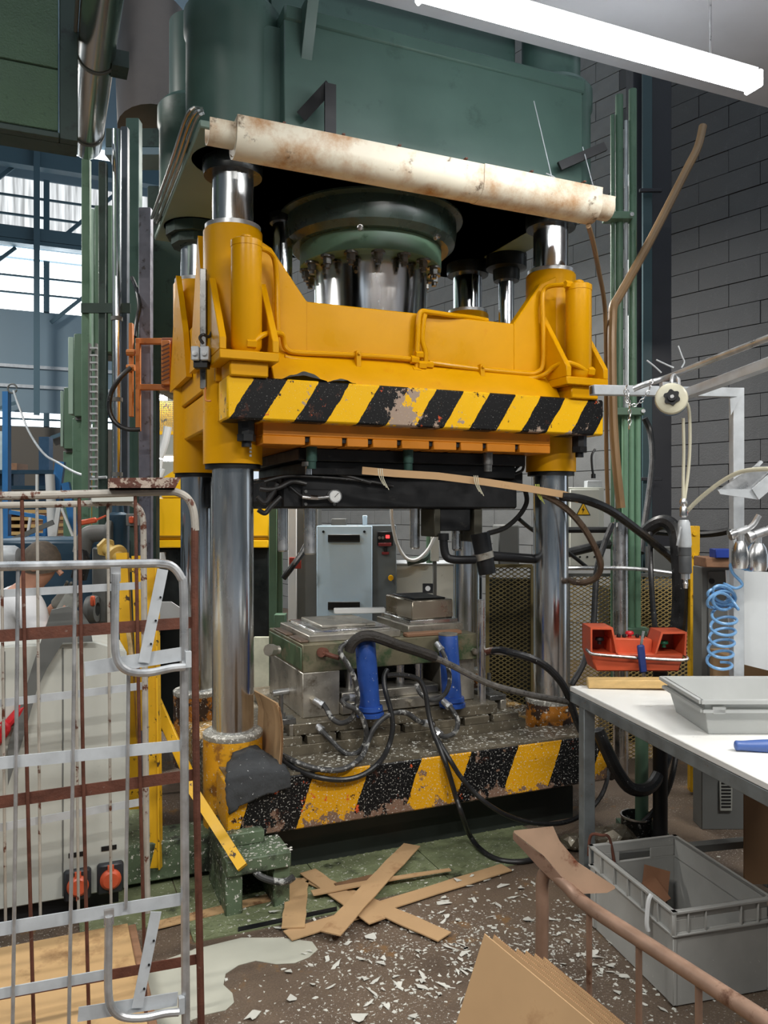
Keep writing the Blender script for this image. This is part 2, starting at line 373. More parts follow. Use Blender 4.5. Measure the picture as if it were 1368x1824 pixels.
# ---------------------------------------------------------------- far hall wall with glazing
YB = 22.0
def far(px, py): return onY(px, py, YB)
wb_ = MB()
def zf(y): return far(75, y).z
for z0, z1 in ((0, zf(760)), (zf(736), zf(556)), (zf(466), zf(422)), (zf(322), 14.5)):
    wb_.box(-9, YB, z0, 4.5, YB + .3, z1)
struct(wb_.build('wall_back', clad, smooth=False))
seam = MB()
for z in (zf(655), zf(690)): seam.box(-9, YB - .05, z - .04, 4.5, YB, z + .04)
struct(seam.build('trim_1', galvl, smooth=False))
lw = MB(); lw.box(-9, YB - .12, 0, 4.5, YB - .02, zf(762)); struct(lw.build('wall_low', lowwall, smooth=False))
for wi, (ya, yb, gm, cols) in enumerate(((322, 422, glass2, 1), (466, 556, glass1, 1), (736, 760, glass1, 1)), 1):
    z1, z0 = zf(ya), zf(yb)
    fr = MB()
    for x in [k * 1.35 - 8.1 for k in range(10)]: fr.box(x - .07, YB - .1, z0, x + .07, YB + .02, z1)
    for t in ((.33, .66) if wi < 3 else (.5,)): fr.box(-9, YB - .06, z0 + (z1 - z0) * t - .025, 4.5, YB, z0 + (z1 - z0) * t + .025)
    w = struct(fr.build('window_%d' % wi, cladb, smooth=False))
    for k in range(9):
        p = MB(); p.box(k * 1.35 - 8.1, YB + .05, z0, k * 1.35 - 6.75, YB + .1, z1); p.build('pane', gm, w, smooth=False)
    for k in range(-1, 4):   # diagonal wind bracing
        bmb = MB(); x = -2.6 + k * 2.7
        bmb.bar((x, YB - .25, z0 - .3), (x + 1.9, YB - .25, z1 + .2), .06, .09); bmb.build('brace', cladb, w, smooth=False)
bm_ = MB()
for yy, hh in ((300, .42), (432, .3), (447, .1)): bm_.box(-9, YB - .6, zf(yy) - hh / 2, 4.5, YB - .3, zf(yy) + hh / 2)
struct(bm_.build('trim_2', cladb, smooth=False))
lv = MB()
for yy in (256, 266, 452, 460): lv.box(-9, YB - .12, zf(yy) - .045, 4.5, YB - .02, zf(yy) + .045)
struct(lv.build('trim_3', glass1, smooth=False))
pc = MB(); pc.bar(far(66, 745) - Vector((0, .7, 0)), far(66, 240) - Vector((0, .7, 0)), .14, .14, Vector((0, 1, 0)))
struct(pc.build('trim_4', cladb, smooth=False))

rf_ = MB(); rf_.box(-9, 5.6, 13.6, 9, 26, 13.8); struct(rf_.build('roof', clad, smooth=False))

hallm = M('hall_side_wall', ccol(112, 118, 122), .7, var=.1, scale=.7)
w_ = MB(); w_.box(-9.2, -7, 0, -9, 26, 11); struct(w_.build('wall_left_unseen', hallm, smooth=False))  # unseen wall, added to dim side light and chrome reflections
w_ = MB(); w_.box(-9.2, -7.2, 0, 9.2, -7, 11); struct(w_.build('wall_front_unseen', hallm, smooth=False))  # unseen as well, added for a darker surrounding in the reflections
w_ = MB(); w_.box(9, -7, 0, 9.2, 1.2, 11); struct(w_.build('wall_side', hallm, smooth=False))
# ---------------------------------------------------------------- hydraulic press: base, columns, crown, ram
XL, XR, YF, YR = .806, 2.582, 3.73, 4.68
XC, YC = (XL + XR) / 2, 4.205
press = thing('hydraulic_press', 'large four-column hydraulic press with green crown and striped yellow base', 'press', (XC, YC, 0))
# --- base
b = MB(); b.box(.706, 3.40, .245, 2.71, 3.62, .49)
base_beam = b.build('base_beam', stripe_bot, press, bevel=.008)
base_beam['label'] = 'black and yellow striped front beam of the base'
b = MB(); b.box(.72, 3.62, .16, 2.70, 5.02, .47); b.build('base_body', M('base_dirty', ccol(150, 116, 48), .6, var=.3, scale=7, wear=(ccol(52, 44, 36), .5, 8, .12), splat=(ccol(214, 212, 204), .62, 60)), press, bevel=.01)
b = MB(); b.box(.80, 3.58, -.02, 2.62, 5.0, .17); b.box(.95, 3.50, .16, 2.5, 3.62, .245); b.build('base_plinth', M('shaded_plinth', ccol(34, 40, 36), .6, var=.3, scale=6), press)  # plinth colour darkened to carry the shade under the beam
b = MB(); b.box(.72, 3.405, .485, 2.70, 3.63, .497); b.build('base_ledge', oilst, press)
# bolster plate with T-slots
b = MB()
xs = [1.0, 1.13, 1.30, 1.47, 1.64, 1.81, 1.98, 2.15, 2.30]
b.box(.96, 3.64, .47, 2.36, 4.78, .545)
for i in range(len(xs) - 1): b.box(xs[i] + (.012 if i else -.04), 3.64, .545, xs[i + 1] - .012 + (.03 if i == len(xs) - 2 else 0), 4.78, .585)
b.build('bolster_plate', oilst, press, bevel=.003)
def column(cx, cy, mat):
    c = MB(); c.cyl((cx, cy, .5), (cx, cy, 3.36), .096, n=40, caps=True); return c.build('column', mat, press)
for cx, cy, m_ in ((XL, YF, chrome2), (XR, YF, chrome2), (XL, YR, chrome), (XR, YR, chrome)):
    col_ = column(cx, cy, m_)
    k = MB(); k.lathe((cx, cy, 0), [(.096, 3.22), (.135, 3.22), (.14, 3.24), (.14, 3.29), (.19, 3.29), (.19, 3.32), (.1, 3.32)], 36); k.build('collar', blkd, col_)
    k = MB(); k.lathe((cx, cy, 0), [(.137, .2), (.137, .60), (.1, .60)], 36); k.build('base_sleeve', M('sleeve_dirty', ccol(222, 160, 28), .5, var=.15, scale=6, wear=(ccol(150, 100, 40), .6, 9, .1), wear2=(ccol(66, 40, 28), .66, 12, .04), splat=(ccol(216, 214, 206), .69, 60)) if cy == YF and cx == XL else MATS.get('sleeve_rear') or M('sleeve_rear', ccol(190, 120, 34), .55, var=.3, scale=9, wear=(ccol(58, 40, 30), .5, 9, .06), splat=(ccol(216, 214, 206), .66, 50)), col_)
    k = MB(); k.lathe((cx, cy, 0), [(.097, .60), (.137, .60), (.139, .605), (.139, .622), (.132, .628), (.097, .628)], 36); k.build('wiper_ring', M('wiper', ccol(150, 148, 140), .5, var=.2, scale=20, splat=(ccol(225, 224, 216), .6, 60)) if 'wiper' not in MATS else MATS['wiper'], col_)
# --- crown
ZB, ZT = 3.29, 3.86
YC0, YC1, XC0, XC1 = 3.45, 4.98, .62, 2.78
b = MB()
b.prism([(.86, 3.45, 0), (2.53, 3.45, 0), (2.53, YC1 - .1, 0), (.86, YC1 - .1, 0)], (0, 0, .01)); b.v = [(x, y, z + ZB) for x, y, z in b.v]
b.box(.98, 3.47, ZB, 2.60, YC1, ZT)                    # front plate body
b.build('crown_body', grn, press, bevel=.012)
b = MB(); b.box(.60, 3.44, ZB, 2.79, YC1, ZB + .035); b.build('crown_bottom_plate', M('crown_underside_lightened', ccol(116, 136, 124), .5, var=.12, scale=4), press, bevel=.006)  # bottom plate paint lightened to stand in for missing bounce light
b = MB(); b.box(.98, 3.462, ZT - .005, 2.62, YC1 + .02, ZT + .07); b.build('crown_top_plate', grn, press, bevel=.01)
for sx_, cx in ((-1, XL), (1, XR)):
    for cy in (YF, YR):
        b = MB(); b.lathe((cx, cy, 0), [(.0, ZB + .03), (.215, ZB + .03), (.215, ZT - .02), (.225, ZT), (.225, ZT + .1), (.2, ZT + .13), (.16, ZT + .13), (.16, ZT + .6), (0, ZT + .6)], 40)
        b.build('column_housing', grn, press)
    b = MB(); b.box(*( (.76, YF - .19, ZB + .03, 1.0, YR + .19, ZT) if sx_ < 0 else (2.40, YF - .19, ZB + .03, 2.64, YR + .19, ZT))); b.build('crown_side', grn, press, bevel=.006)
b = MB(); b.prism([(1.06, 3.47, ZT + .07), (1.06, 3.47, ZT - .16), (1.06, 3.36, ZT + .07)], (.05, 0, 0)); b.build('crown_gusset', grn, press)
b = MB(); b.box(1.0, 3.8, ZT + .05, 2.4, 4.75, ZT + .95); b.build('prefill_tank', grn, press, bevel=.01)
# --- main cylinder, flange, nuts, ram
b = MB(); b.lathe((XC, YC, 0), [(0, 3.12), (.44, 3.12), (.475, 3.15), (.485, 3.2), (.485, 3.27), (.52, 3.28), (.52, 3.30), (0, 3.30)], 64); b.build('cylinder_housing', M('housing_green', ccol(58, 74, 68), .3, var=.2, scale=4, wear=(ccol(44, 50, 48), .56, 5, .2)), press)
b = MB(); b.lathe((XC, YC, 0), [(.30, 3.01), (.395, 3.01), (.40, 3.015), (.40, 3.12), (.30, 3.12)], 64)
fl_ = b.build('cylinder_flange', grn2, press)
nutm = M('nut_steel', ccol(118, 118, 116), .32, .7, var=.3, scale=20)
def hexnut(c, r, h, ax=UP):
    n = MB(); n.cyl(c, Vector(c) + Vector(ax) * h, r, n=6); return n
n0 = None
for i in range(16):
    a = 2 * math.pi * (i + .3) / 16; p = (XC + .365 * math.cos(a), YC + .365 * math.sin(a))
    if n0 is None:
        q = MB(); q.cyl((0, 0, 2.965), (0, 0, 3.012), .025, n=6); q.cyl((0, 0, 2.945), (0, 0, 2.967), .015, n=10); q.cyl((0, 0, 3.0), (0, 0, 3.012), .038, n=16)
        n0 = q.build('flange_nut', nutm, fl_); n0.location = (p[0], p[1], 0)
    else:
        o = n0.copy(); COL.objects.link(o); o.parent = fl_; o.location = (p[0], p[1], 0)
b = MB(); b.lathe((XC, YC, 0), [(0, 2.56), (.40, 2.56), (.40, 2.585), (.325, 2.63), (.318, 2.64), (.318, 3.05), (0, 3.05)], 72); b.build('ram', ramm, press)
for i, (px, yy) in enumerate(((640, 400), (785, 420))):   # grease nipples on the housing
    a, bb = ray(px); p = onY(px, yy, 3.74); q = MB(); dv = (Vector((p.x, p.y, 0)) - Vector((XC, YC, 0))).normalized(); c = Vector((XC, YC, p.z)) + dv * .47
    q.cyl(c, c + dv * .02, .016, n=10); q.cyl(c + dv * .02, c + dv * .035, .009, n=8); q.build('grease_nipple', steelb, press)
# return cylinders beside the ram
for cx, cy, r, rr in ((1.2, 4.28, .054, .1), (2.72, 4.42, .05, .13)):
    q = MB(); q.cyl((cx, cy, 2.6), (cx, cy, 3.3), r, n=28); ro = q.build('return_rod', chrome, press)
    q = MB(); q.lathe((cx, cy, 0), [(r, 3.24), (r + .016, 3.24), (r + .02, 3.26), (r + .02, 3.3)] if cx < 2 else [(r, 3.13), (r + .03, 3.13), (r + .036, 3.15), (r + .036, 3.2), (rr, 3.21), (rr, 3.3)], 28); q.build('return_cylinder', blkd, ro)
q = MB(); q.lathe((XL, YR, 0), [(.1, 3.18), (.15, 3.18), (.15, 3.23), (.18, 3.23), (.18, 3.3), (.1, 3.3)], 10); q.build('column_gland', grnd, press)
# oil pipes along the left edge of the crown
for k in range(3):
    q = MB(); q.tube([(.62, 3.46 + .02 * k, 3.36 + .02 * k), (.592 - .016 * k, 3.50, 3.335 + .014 * k), (.588 - .016 * k, 4.0, 3.315 + .012 * k), (.588 - .016 * k, 4.75, 3.315 + .012 * k)], .008, 8); q.build('oil_pipe', stain, press)
# flat bracket above the crown front
q = MB(); q.bar((1.16, 3.36, 3.30), (1.16, 3.36, 3.55), .052, .012, Vector((0, 1, 0))); q.bar((1.16, 3.36, 3.545), (1.05, 3.44, 3.42), .052, .012, Vector((0, 1, 0))); q.build('strap_bracket', blk, press)
q = MB(); q.bar((2.42, 3.42, 3.42), (2.66, 3.36, 3.54), .02, .045); q.build('strap_bracket', blk, press)
# green foot under the front corner
def foot(x0, x1):
    q = MB(); q.box(x0, 3.22, .17, x1, 3.62, .235); q.box(x0, 3.24, 0, x0 + .07, 3.6, .17); q.box(x1 - .07, 3.24, 0, x1, 3.6, .17); q.box(x0 + .02, 3.35, .235, x1 - .08, 3.6, .29)
    return q.build('foot', M('foot_green', ccol(92, 108, 84), .55, var=.2, scale=7, wear=(ccol(46, 50, 42), .54, 8, .12), splat=(ccol(214, 212, 204), .66, 60)) if 'foot_green' not in MATS else MATS['foot_green'], press, bevel=.005)
foot(.67, .94)
q = MB(); q.box(.30, 3.62, .03, .72, 3.80, .20); q.build('outrigger', MATS['foot_green'], press, bevel=.006)
# yellow stay bars beside the foot
q = MB(); q.bar(W(336, 1395, 3.42), W(432, 1545, 3.22), .042, .03, Vector((0, 1, 0))); q.build('stay_bar', yelp, press)
# ---------------------------------------------------------------- moving slide
slide = thing('press_slide', 'yellow moving slide of the press with black striped front beam', 'press slide', (XC, YC, 1.87))
b = MB(); b.box(.713, 3.42, 2.052, 2.70, 3.60, 2.238)
sb_ = b.build('stripe_beam', stripe_top, slide, bevel=.008); sb_['label'] = 'black and yellow striped front beam of the slide'
b = MB(); b.box(.713, 4.72, 2.052, 2.70, 4.92, 2.238); b.build('rear_beam', yel, slide, bevel=.01)
for x0_, x1_ in ((.713, .93), (2.46, 2.70)):
    b = MB(); b.box(x0_, 3.60, 2.052, x1_, 4.72, 2.235); b.build('side_beam', yel, slide, bevel=.01)
# platen with T-slot mouths
b = MB(); xs = [.89, 1.10, 1.28, 1.41, 1.56, 1.73, 1.88, 2.03, 2.22, 2.42]
b.box(.89, 3.50, 1.995, 2.42, 4.80, 2.055)
for i in range(len(xs) - 1): b.box(xs[i] + (.012 if i else 0), 3.50, 1.955, xs[i + 1] - (.012 if i < len(xs) - 2 else 0), 4.80, 1.995)
b.build('platen', yel2, slide, bevel=.003)
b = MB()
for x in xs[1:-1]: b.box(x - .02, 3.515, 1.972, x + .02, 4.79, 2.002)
b.build('slot_shade', blk, slide)  # black bars stand in for the shade inside the slots
for cx in (XL, XR):
    for cy in (YF, YR):
        b = MB(); b.lathe((cx, cy, 0), [(.1, 1.872), (.137, 1.872), (.137, 2.2), (.137, 2.955), (.13, 2.965), (.1, 2.965)], 40); sl = b.build('sleeve', yel, slide)
        b = MB(); b.lathe((cx, cy, 0), [(.097, 2.955), (.128, 2.955), (.13, 2.985), (.097, 2.985)], 36); b.build('upper_wiper', galv, sl)
        b = MB(); b.lathe((cx, cy, 0), [(.097, 1.85), (.128, 1.85), (.128, 1.875), (.097, 1.875)], 36); b.build('lower_wiper', blk, sl)
# body front wall with wing gussets (profile in X-Z) and angled cheeks
def wall_y(y0, y1, mat, nm):
    prof = [(.86, 2.33), (2.53, 2.33), (2.53, 2.92), (2.43, 2.87), (2.26, 2.64), (1.128, 2.64), (.958, 2.87), (.86, 2.92)]
    b = MB(); b.prism([(x, y0, z) for x, z in prof], (0, y1 - y0, 0)); return b.build(nm, mat, slide, bevel=.006)
wall_y(3.60, 3.66, yel, 'front_wall'); wall_y(4.74, 4.80, yel, 'rear_wall')
for x0_ in (.70, 2.64):
    b = MB(); b.prism([(x0_, 3.60, 2.24), (x0_, 4.8, 2.24), (x0_, 4.8, 2.62), (x0_, 3.66, 2.62)], (.05, 0, 0)); b.build('side_wall', yel, slide, bevel=.006)
b = MB(); b.prism([(.665, 3.86, 2.97), (.665, 3.62, 2.35), (.665, 4.1, 2.35), (.665, 4.0, 2.6)], (.03, 0, 0)); b.build('sleeve_rib', yel, slide); b = MB(); b.prism([(.665, 4.56, 2.97), (.665, 4.3, 2.6), (.665, 4.2, 2.35), (.665, 4.8, 2.35)], (.03, 0, 0)); b.build('sleeve_rib', yel, slide)
b = MB(); b.box(.80, 3.62, 2.58, 2.60, 4.78, 2.60); b.build('top_deck', yel, slide)
b = MB(); b.prism([(.93, 3.595, 2.40), (.93, 3.50, 2.30), (.93, 3.46, 2.235), (.93, 3.62, 2.235)], (1.53, 0, 0)); b.build('front_apron', yel, slide, bevel=.004)
b = MB(); b.prism([(.86, 3.72, 2.33), (1.128, 3.598, 2.33), (1.128, 3.62, 2.33), (.86, 3.75, 2.33)], (0, 0, .31)); b.build('cheek_plate', yel, slide); b = MB(); b.prism([(2.53, 3.72, 2.33), (2.26, 3.598, 2.33), (2.26, 3.62, 2.33), (2.53, 3.75, 2.33)], (0, 0, .31)); b.build('cheek_plate', yel, slide)
# side cylinders on brackets
pipem = yel
def accumulator(cx, sgn):
    g = .0
    b = MB(); b.lathe((cx, 3.455, 0), [(0, 2.345), (.05, 2.345), (.067, 2.37), (.067, 2.805), (.069, 2.806), (.069, 2.832), (.06, 2.838), (.026, 2.838), (.026, 2.856), (.018, 2.862), (0, 2.862)], 32); cy = b.build('side_cylinder', yel, slide)
    b = MB(); b.box(cx - .135, 3.37, 2.30, cx + .125, 3.62, 2.34); br = b.build('bracket_plate', yel, slide, bevel=.004)
    for dx in (-.135, .095):
        b = MB(); b.prism([(cx + dx, 3.372, 2.34), (cx + dx, 3.372, 2.39), (cx + dx, 3.60, 2.70), (cx + dx, 3.66, 2.70), (cx + dx, 3.66, 2.34)], (.03, 0, 0)); b.build('bracket_rib', yel, br, bevel=.003)
    b = MB(); b.box(cx - .085, 3.40, 2.235, cx + .085, 3.58, 2.302); b.build('spacer_block', yel, br, bevel=.006)
    return cy
accumulator(.806, -1); accumulator(2.565, 1)
# oil pipes over the front
def pipe(name, pts, r=.013, mat=None, par=None, sub=5):
    q = MB(); q.tube(pts, r, 10, sub); return q.build(name, mat or yel, par or slide)
yp = 3.565
Z2 = lambda px, py: onY(px, py, yp)
pipe('front_pipe', [onY(462, 441, 3.47), onY(478, 447, 3.5), onY(489, 462, 3.54), onY(493, 500, yp), onY(494, 560, yp), onY(495, 600, yp)])
pipe('front_pipe', [onY(449, 612, 3.40), onY(466, 598, 3.42), onY(488, 593, 3.5), onY(502, 596, 3.54), onY(506, 612, yp), onY(512, 623, yp), onY(530, 628, yp), onY(600, 631, yp), onY(690, 636, yp), onY(733, 640, yp)])
pipe('front_pipe', [onY(507, 636, yp), onY(540, 643, yp), onY(640, 653, yp), onY(735, 661, yp)])
pipe('front_pipe', [onY(742, 655, yp), onY(744, 600, yp), onY(746, 566, yp), onY(751, 555, yp), onY(765, 556, yp + .01), onY(800, 561, yp + .02), onY(840, 566, 3.62), onY(868, 571, 3.64)])
pipe('front_pipe', [onY(758, 645, yp), onY(757, 625, yp), onY(752, 605, yp), onY(754, 575, yp), onY(757, 560, yp)])
pipe('front_pipe', [onY(764, 646, yp), onY(850, 657, yp), onY(930, 665, yp), onY(955, 664, yp), onY(967, 650, yp), onY(968, 600, yp), onY(966, 540, yp), onY(969, 517, yp), onY(982, 509, 3.53), onY(1008, 507, 3.46)])
pipe('front_pipe', [onY(768, 664, yp), onY(860, 671, yp), onY(940, 674, yp), onY(968, 668, 3.52), onY(985, 655, 3.48), onY(1005, 646, 3.42), onY(1025, 650, 3.40), onY(1046, 662, 3.40)])
for px, py in ((637, 641), (857, 664)):
    c = onY(px, py, yp - .01); q = MB(); q.obox(c, (.012, 0, 0), (0, .018, 0), (0, 0, .042)); cl = q.build('pipe_clamp', yel, slide, bevel=.002)
    q = MB(); q.cyl(c + Vector((0, -.018, .028)), c + Vector((0, -.028, .028)), .008, n=6); q.build('clamp_bolt', yel, cl)
for px, py, r in ((738, 641, .02), (741, 661, .02), (764, 650, .018), (764, 664, .018), (746, 632, .018), (751, 651, .022), (1012, 507, .02), (1050, 662, .026), (447, 612, .024)):
    c = onY(px, py, yp - .005 if px < 1000 and px > 500 else 3.405 if px != 1012 else 3.45); q = MB(); q.cyl(c - Vector((.02, 0, 0)), c + Vector((.02, 0, 0)), r, n=6); q.build('pipe_fitting', yel, slide)
# big nuts below the beam
for px, py, Y in ((439, 768, 3.52), (1032, 793, 3.50)):
    c = onY(px, py, Y); q = MB(); q.cyl((c.x, c.y, 2.055), (c.x, c.y, 1.995), .038, n=8); q.cyl((c.x, c.y, 1.995), (c.x, c.y, 1.965), .042, n=6); q.cyl((c.x, c.y, 1.965), (c.x, c.y, 1.94), .022, n=12); q.build('tie_bolt', blk, slide)
q = MB(); q.tube([onY(1060, 800, 3.55), onY(1054, 812, 3.55), onY(1055, 835, 3.55), onY(1057, 845, 3.55)], .006, 6); c = onY(1057, 848, 3.55); q.cyl(c - UP * .012, c + UP * .012, .012, n=10); q.build('lock_lever', blk, slide)
# platen studs (green)
studm = M('stud_green', ccol(44, 74, 66), .45, .3, var=.2)
for i, (px, y0, y1) in enumerate(((555, 790, 822), (727, 797, 825), (869, 800, 828))):
    c = onY(px, y0, 3.58); c2 = onY(px, y1, 3.58); q = MB(); q.cyl(c, (c.x, c.y, c2.z), .026, n=18); q.cyl((c.x, c.y, c2.z), (c.x, c.y, c2.z - .035), .022, n=18); q.build('stud', studm if i < 2 else nutm, slide)
# painted ram height letters on the left sleeve
q = MB()
for k in range(7):
    zc = 2.01 - k * .017; a = R(-118); 
    c = Vector((XL + .1402 * math.cos(R(-68)), YF + .1402 * math.sin(R(-68)), zc)); n_ = Vector((math.cos(R(-68)), math.sin(R(-68)), 0)); t_ = Vector((-n_.y, n_.x, 0))
    q.obox(c, t_ * .006, n_ * .0006, UP * .005)
q.build('chalk_marks', whi, slide)
# ---------------------------------------------------------------- rags lying on the slide
def rag(name, label, pts_top, thick, mat, cat='rag', seed=1, amp=.02):
    rr = random.Random(seed); n = 9
    (x0, y0, z0), (x1, y1, z1) = pts_top; q = MB(); m_ = 5
    for lay in (0, 1):
        for i in range(n):
            for j in range(m_):
                fx = i / (n - 1); fy = j / (m_ - 1); e = math.sin(math.pi * fx) * math.sin(math.pi * (.15 + .7 * fy))
                z = z0 + (z1 - z0) * fx + (thick * e * (.6 + .6 * rr.random()) if lay else 0.0)
                q.v.append((x0 + (x1 - x0) * fx + rr.uniform(-.008, .008), y0 + (y1 - y0) * fy + rr.uniform(-.01, .01), z))
    for lay in (0, 1):
        o = lay * n * m_
        for i in range(n - 1):
            for j in range(m_ - 1): q.f.append((o + i * m_ + j, o + (i + 1) * m_ + j, o + (i + 1) * m_ + j + 1, o + i * m_ + j + 1))
    ob = q.build(name, mat, ang=80); s_ = ob.modifiers.new('soft', 'SUBSURF'); s_.levels = 1; s_.render_levels = 2
    return tag(ob, label, cat)
rag('rag', 'crumpled dark grey rag lying on top of the striped slide beam', ((.965, 3.43, 2.24), (1.17, 3.5, 2.24)), .05, cloth, seed=3)
rag('rag', 'thin flat dark rag on the slide beam, second from the left cylinder', ((1.18, 3.43, 2.24), (1.31, 3.49, 2.24)), .025, cloth, seed=8)
# ---------------------------------------------------------------- upper die
def B(name, mat, par, *a, bevel=.004):
    q = MB(); q.box(*a); return q.build(name, mat, par, bevel=bevel)
udie = thing('upper_die', 'black steel upper mould half bolted under the yellow slide', 'mould', (XC, 4.1, 1.665))
B('clamp_plate', blk, udie, 1.10, 3.64, 1.895, 2.36, 4.74, 1.954)
B('clamp_step', blk, udie, 1.16, 3.68, 1.83, 2.32, 4.66, 1.895)
B('mould_body', blk, udie, 1.04, 3.72, 1.668, 2.36, 4.60, 1.83, bevel=.01)
B('side_block', blk, udie, .985, 3.80, 1.70, 1.04, 4.3, 1.80)
B('side_block', blk, udie, 2.30, 3.76, 1.80, 2.42, 4.2, 1.87)
B('lower_block', blk, udie, 1.90, 3.74, 1.55, 2.08, 3.95, 1.668)
B('lower_block', M('olive_steel', ccol(74, 72, 62), .5, .4, var=.2), udie, 1.862, 3.735, 1.52, 1.90, 3.9, 1.668)
B('lower_block', M('olive_steel', ccol(74, 72, 62), .5, .4, var=.2), udie, 2.10, 3.735, 1.49, 2.15, 3.9, 1.668)
gp = B('gauge_plate', blk, udie, 1.135, 3.695, 1.675, 1.31, 3.722, 1.76)
for dx in (1.15, 1.295):
    for z in (1.688, 1.748):
        q = MB(); q.cyl((dx, 3.697, z), (dx, 3.688, z), .008, n=8); q.build('screw', nutm, gp)
c = onY(597, 884, 3.66)
q = MB(); q.lathe(c, [(0, 0), (.030, 0), (.032, -.006), (.032, .03), (0, .03)], 24, Vector((0, 1, 0))); ga = q.build('pressure_gauge', galv, udie)
q = MB(); q.cyl(c + Vector((0, -.003, 0)), c + Vector((0, -.0005, 0)), .027, n=24); q.build('dial', whi, ga)
q = MB(); q.bar(c + Vector((-.004, -.004, -.004)), c + Vector((.016, -.004, .016)), .003, .002); q.build('needle', blk, ga)
pipe('gauge_hose', [onY(505, 858, 3.75), onY(520, 870, 3.7), onY(535, 882, 3.68), onY(550, 887, 3.67)], .008, blk, udie)
q = MB(); q.tube([onY(538, 885, 3.67), onY(560, 887, 3.665), onY(585, 885, 3.665)], .009, 10); q.cyl(onY(552, 886, 3.667), onY(565, 887, 3.667), .013, n=6); q.build('hose_fitting', steelb, udie)
for px, y1, r in ((504, 980, .026), (552, 985, .030), (739, 975, .026), (814, 978, .029)):
    c = onY(px, 905, 3.85); z1 = onY(px, y1, 3.85).z
    q = MB(); q.cyl((c.x, c.y, 1.67), (c.x, c.y, z1), r, n=24); q.cyl((c.x, c.y, z1), (c.x, c.y, z1 - .008), r, r * .8, n=24); q.build('guide_pin', steelb, udie)
q = MB(); c = onY(550, 823, 3.60); q.cyl(c, c - UP * .02, .034, n=12); q.build('lock_collar', nutm, udie)
q = MB(); c = onY(550, 838, 3.60); q.cyl(c + UP * .02, c - UP * .02, .017, n=14); q.build('lock_screw', steelb, udie)
for pts, r in (([(470, 858), (500, 850), (530, 848), (600, 852), (660, 858), (700, 866)], .009), ([(462, 870), (480, 872), (498, 868), (520, 858), (545, 862)], .013), ([(458, 885), (470, 895), (480, 888), (495, 862)], .012), ([(460, 908), (472, 914), (482, 903), (500, 885)], .012), ([(590, 840), (625, 850), (660, 860)], .012), ([(915, 845), (930, 838), (932, 826), (922, 832), (912, 845)], .008)):
    pipe('die_cable', [onY(x, y, 3.70) for x, y in pts], r, rub, udie)
# hanging cylinder and its black pipe elbow
q = MB(); c = W(862, 965, 4.3); q.cyl(W(855, 950, 4.25), W(868, 1022, 4.25), .052, .046, n=20); hc = q.build('ejector_cylinder', blk, udie)
q = MB(); q.cyl(W(858, 985, 4.25), W(861, 996, 4.25), .06, n=20); q.build('ejector_ring', steel, hc)
q = MB(); q.tube([W(790, 952, 4.15), W(791, 975, 4.15), W(796, 992, 4.15), W(812, 997, 4.15), W(845, 997, 4.2)], .022, 12); q.cyl(W(790, 950, 4.15), W(790, 962, 4.15), .028, n=12); q.build('pipe_elbow', blk, udie)
q = MB(); q.cyl(W(872, 990, 4.25), W(955, 996, 4.45), .026, n=14); q.build('ejector_arm', blk, udie)
# ---------------------------------------------------------------- lower die
ldie = thing('lower_die', 'oily green and grey steel lower mould half on the press bed', 'mould', (1.64, 4.06, .585))
B('base_bar', oilst, ldie, 1.08, 3.66, .585, 2.20, 4.45, .64)
B('riser', steel, ldie, 1.152, 3.75, .64, 1.345, 4.38, .862)
B('riser', steel, ldie, 1.92, 3.78, .64, 2.126, 4.38, .862)
B('ejector_plate', steel, ldie, 1.345, 3.72, .645, 1.92, 4.35, .70)
B('ejector_plate', steel, ldie, 1.36, 3.76, .70, 1.90, 4.33, .745)
B('cavity_plate', dieg, ldie, 1.152, 3.75, .862, 2.126, 4.38, 1.0)
B('side_panel', MATS['die_green_side'] if 'die_green_side' in MATS else M('die_green_side', ccol(84, 104, 76), .45, .2, var=.25, scale=7, wear=(ccol(120, 112, 90), .58, 9, .1)), ldie, 1.146, 3.76, .875, 1.153, 4.37, .985)
for x in (1.44, 1.56, 1.72, 1.83):
    q = MB(); q.cyl((x, 3.86, .70), (x, 3.86, .865), .026, n=18); q.build('support_pillar', steelb, ldie)
B('inner_block', blk, ldie, 1.40, 4.0, .745, 1.88, 4.3, .86)
B('insert_plate', steel, ldie, 1.20, 3.80, 1.0, 1.70, 4.33, 1.035)
B('insert_plate', steelb, ldie, 1.24, 3.84, 1.035, 1.66, 4.30, 1.052)
B('insert_plate', steel, ldie, 1.30, 3.90, 1.052, 1.60, 4.26, 1.068)
B('wear_pad', M('pad_brown', ccol(110, 92, 78), .5, .3, var=.2), ldie, 1.155, 4.05, 1.0, 1.195, 4.30, 1.012)
B('wear_pad', MATS['pad_brown'], ldie, 1.155, 3.80, 1.0, 1.20, 4.0, 1.012)
B('core_base', steel, ldie, 1.77, 3.86, 1.0, 2.10, 4.30, 1.045)
B('core_step', steelb, ldie, 1.79, 3.88, 1.045, 2.08, 4.28, 1.07)
B('core_box', M('core_metal', (.44, .39, .31), .3, .9, var=.12, scale=5), ldie, 1.81, 3.90, 1.07, 2.06, 4.26, 1.172, bevel=.006)
B('core_lid', blk, ldie, 1.84, 3.93, 1.172, 2.03, 4.23, 1.18)
B('core_rail', woodd, ldie, 1.72, 3.76, 1.0, 2.04, 3.82, 1.02)
q = MB(); c = W(762, 1048, 4.3); q.obox(c, RIGHT * .028, FWD * .005, UP * .026); eb = q.build('eye_bracket', blk, ldie)
q = MB(); q.cyl(c - FWD * .0065, c - FWD * .005, .014, n=16); q.build('eye_hole', whi, eb)
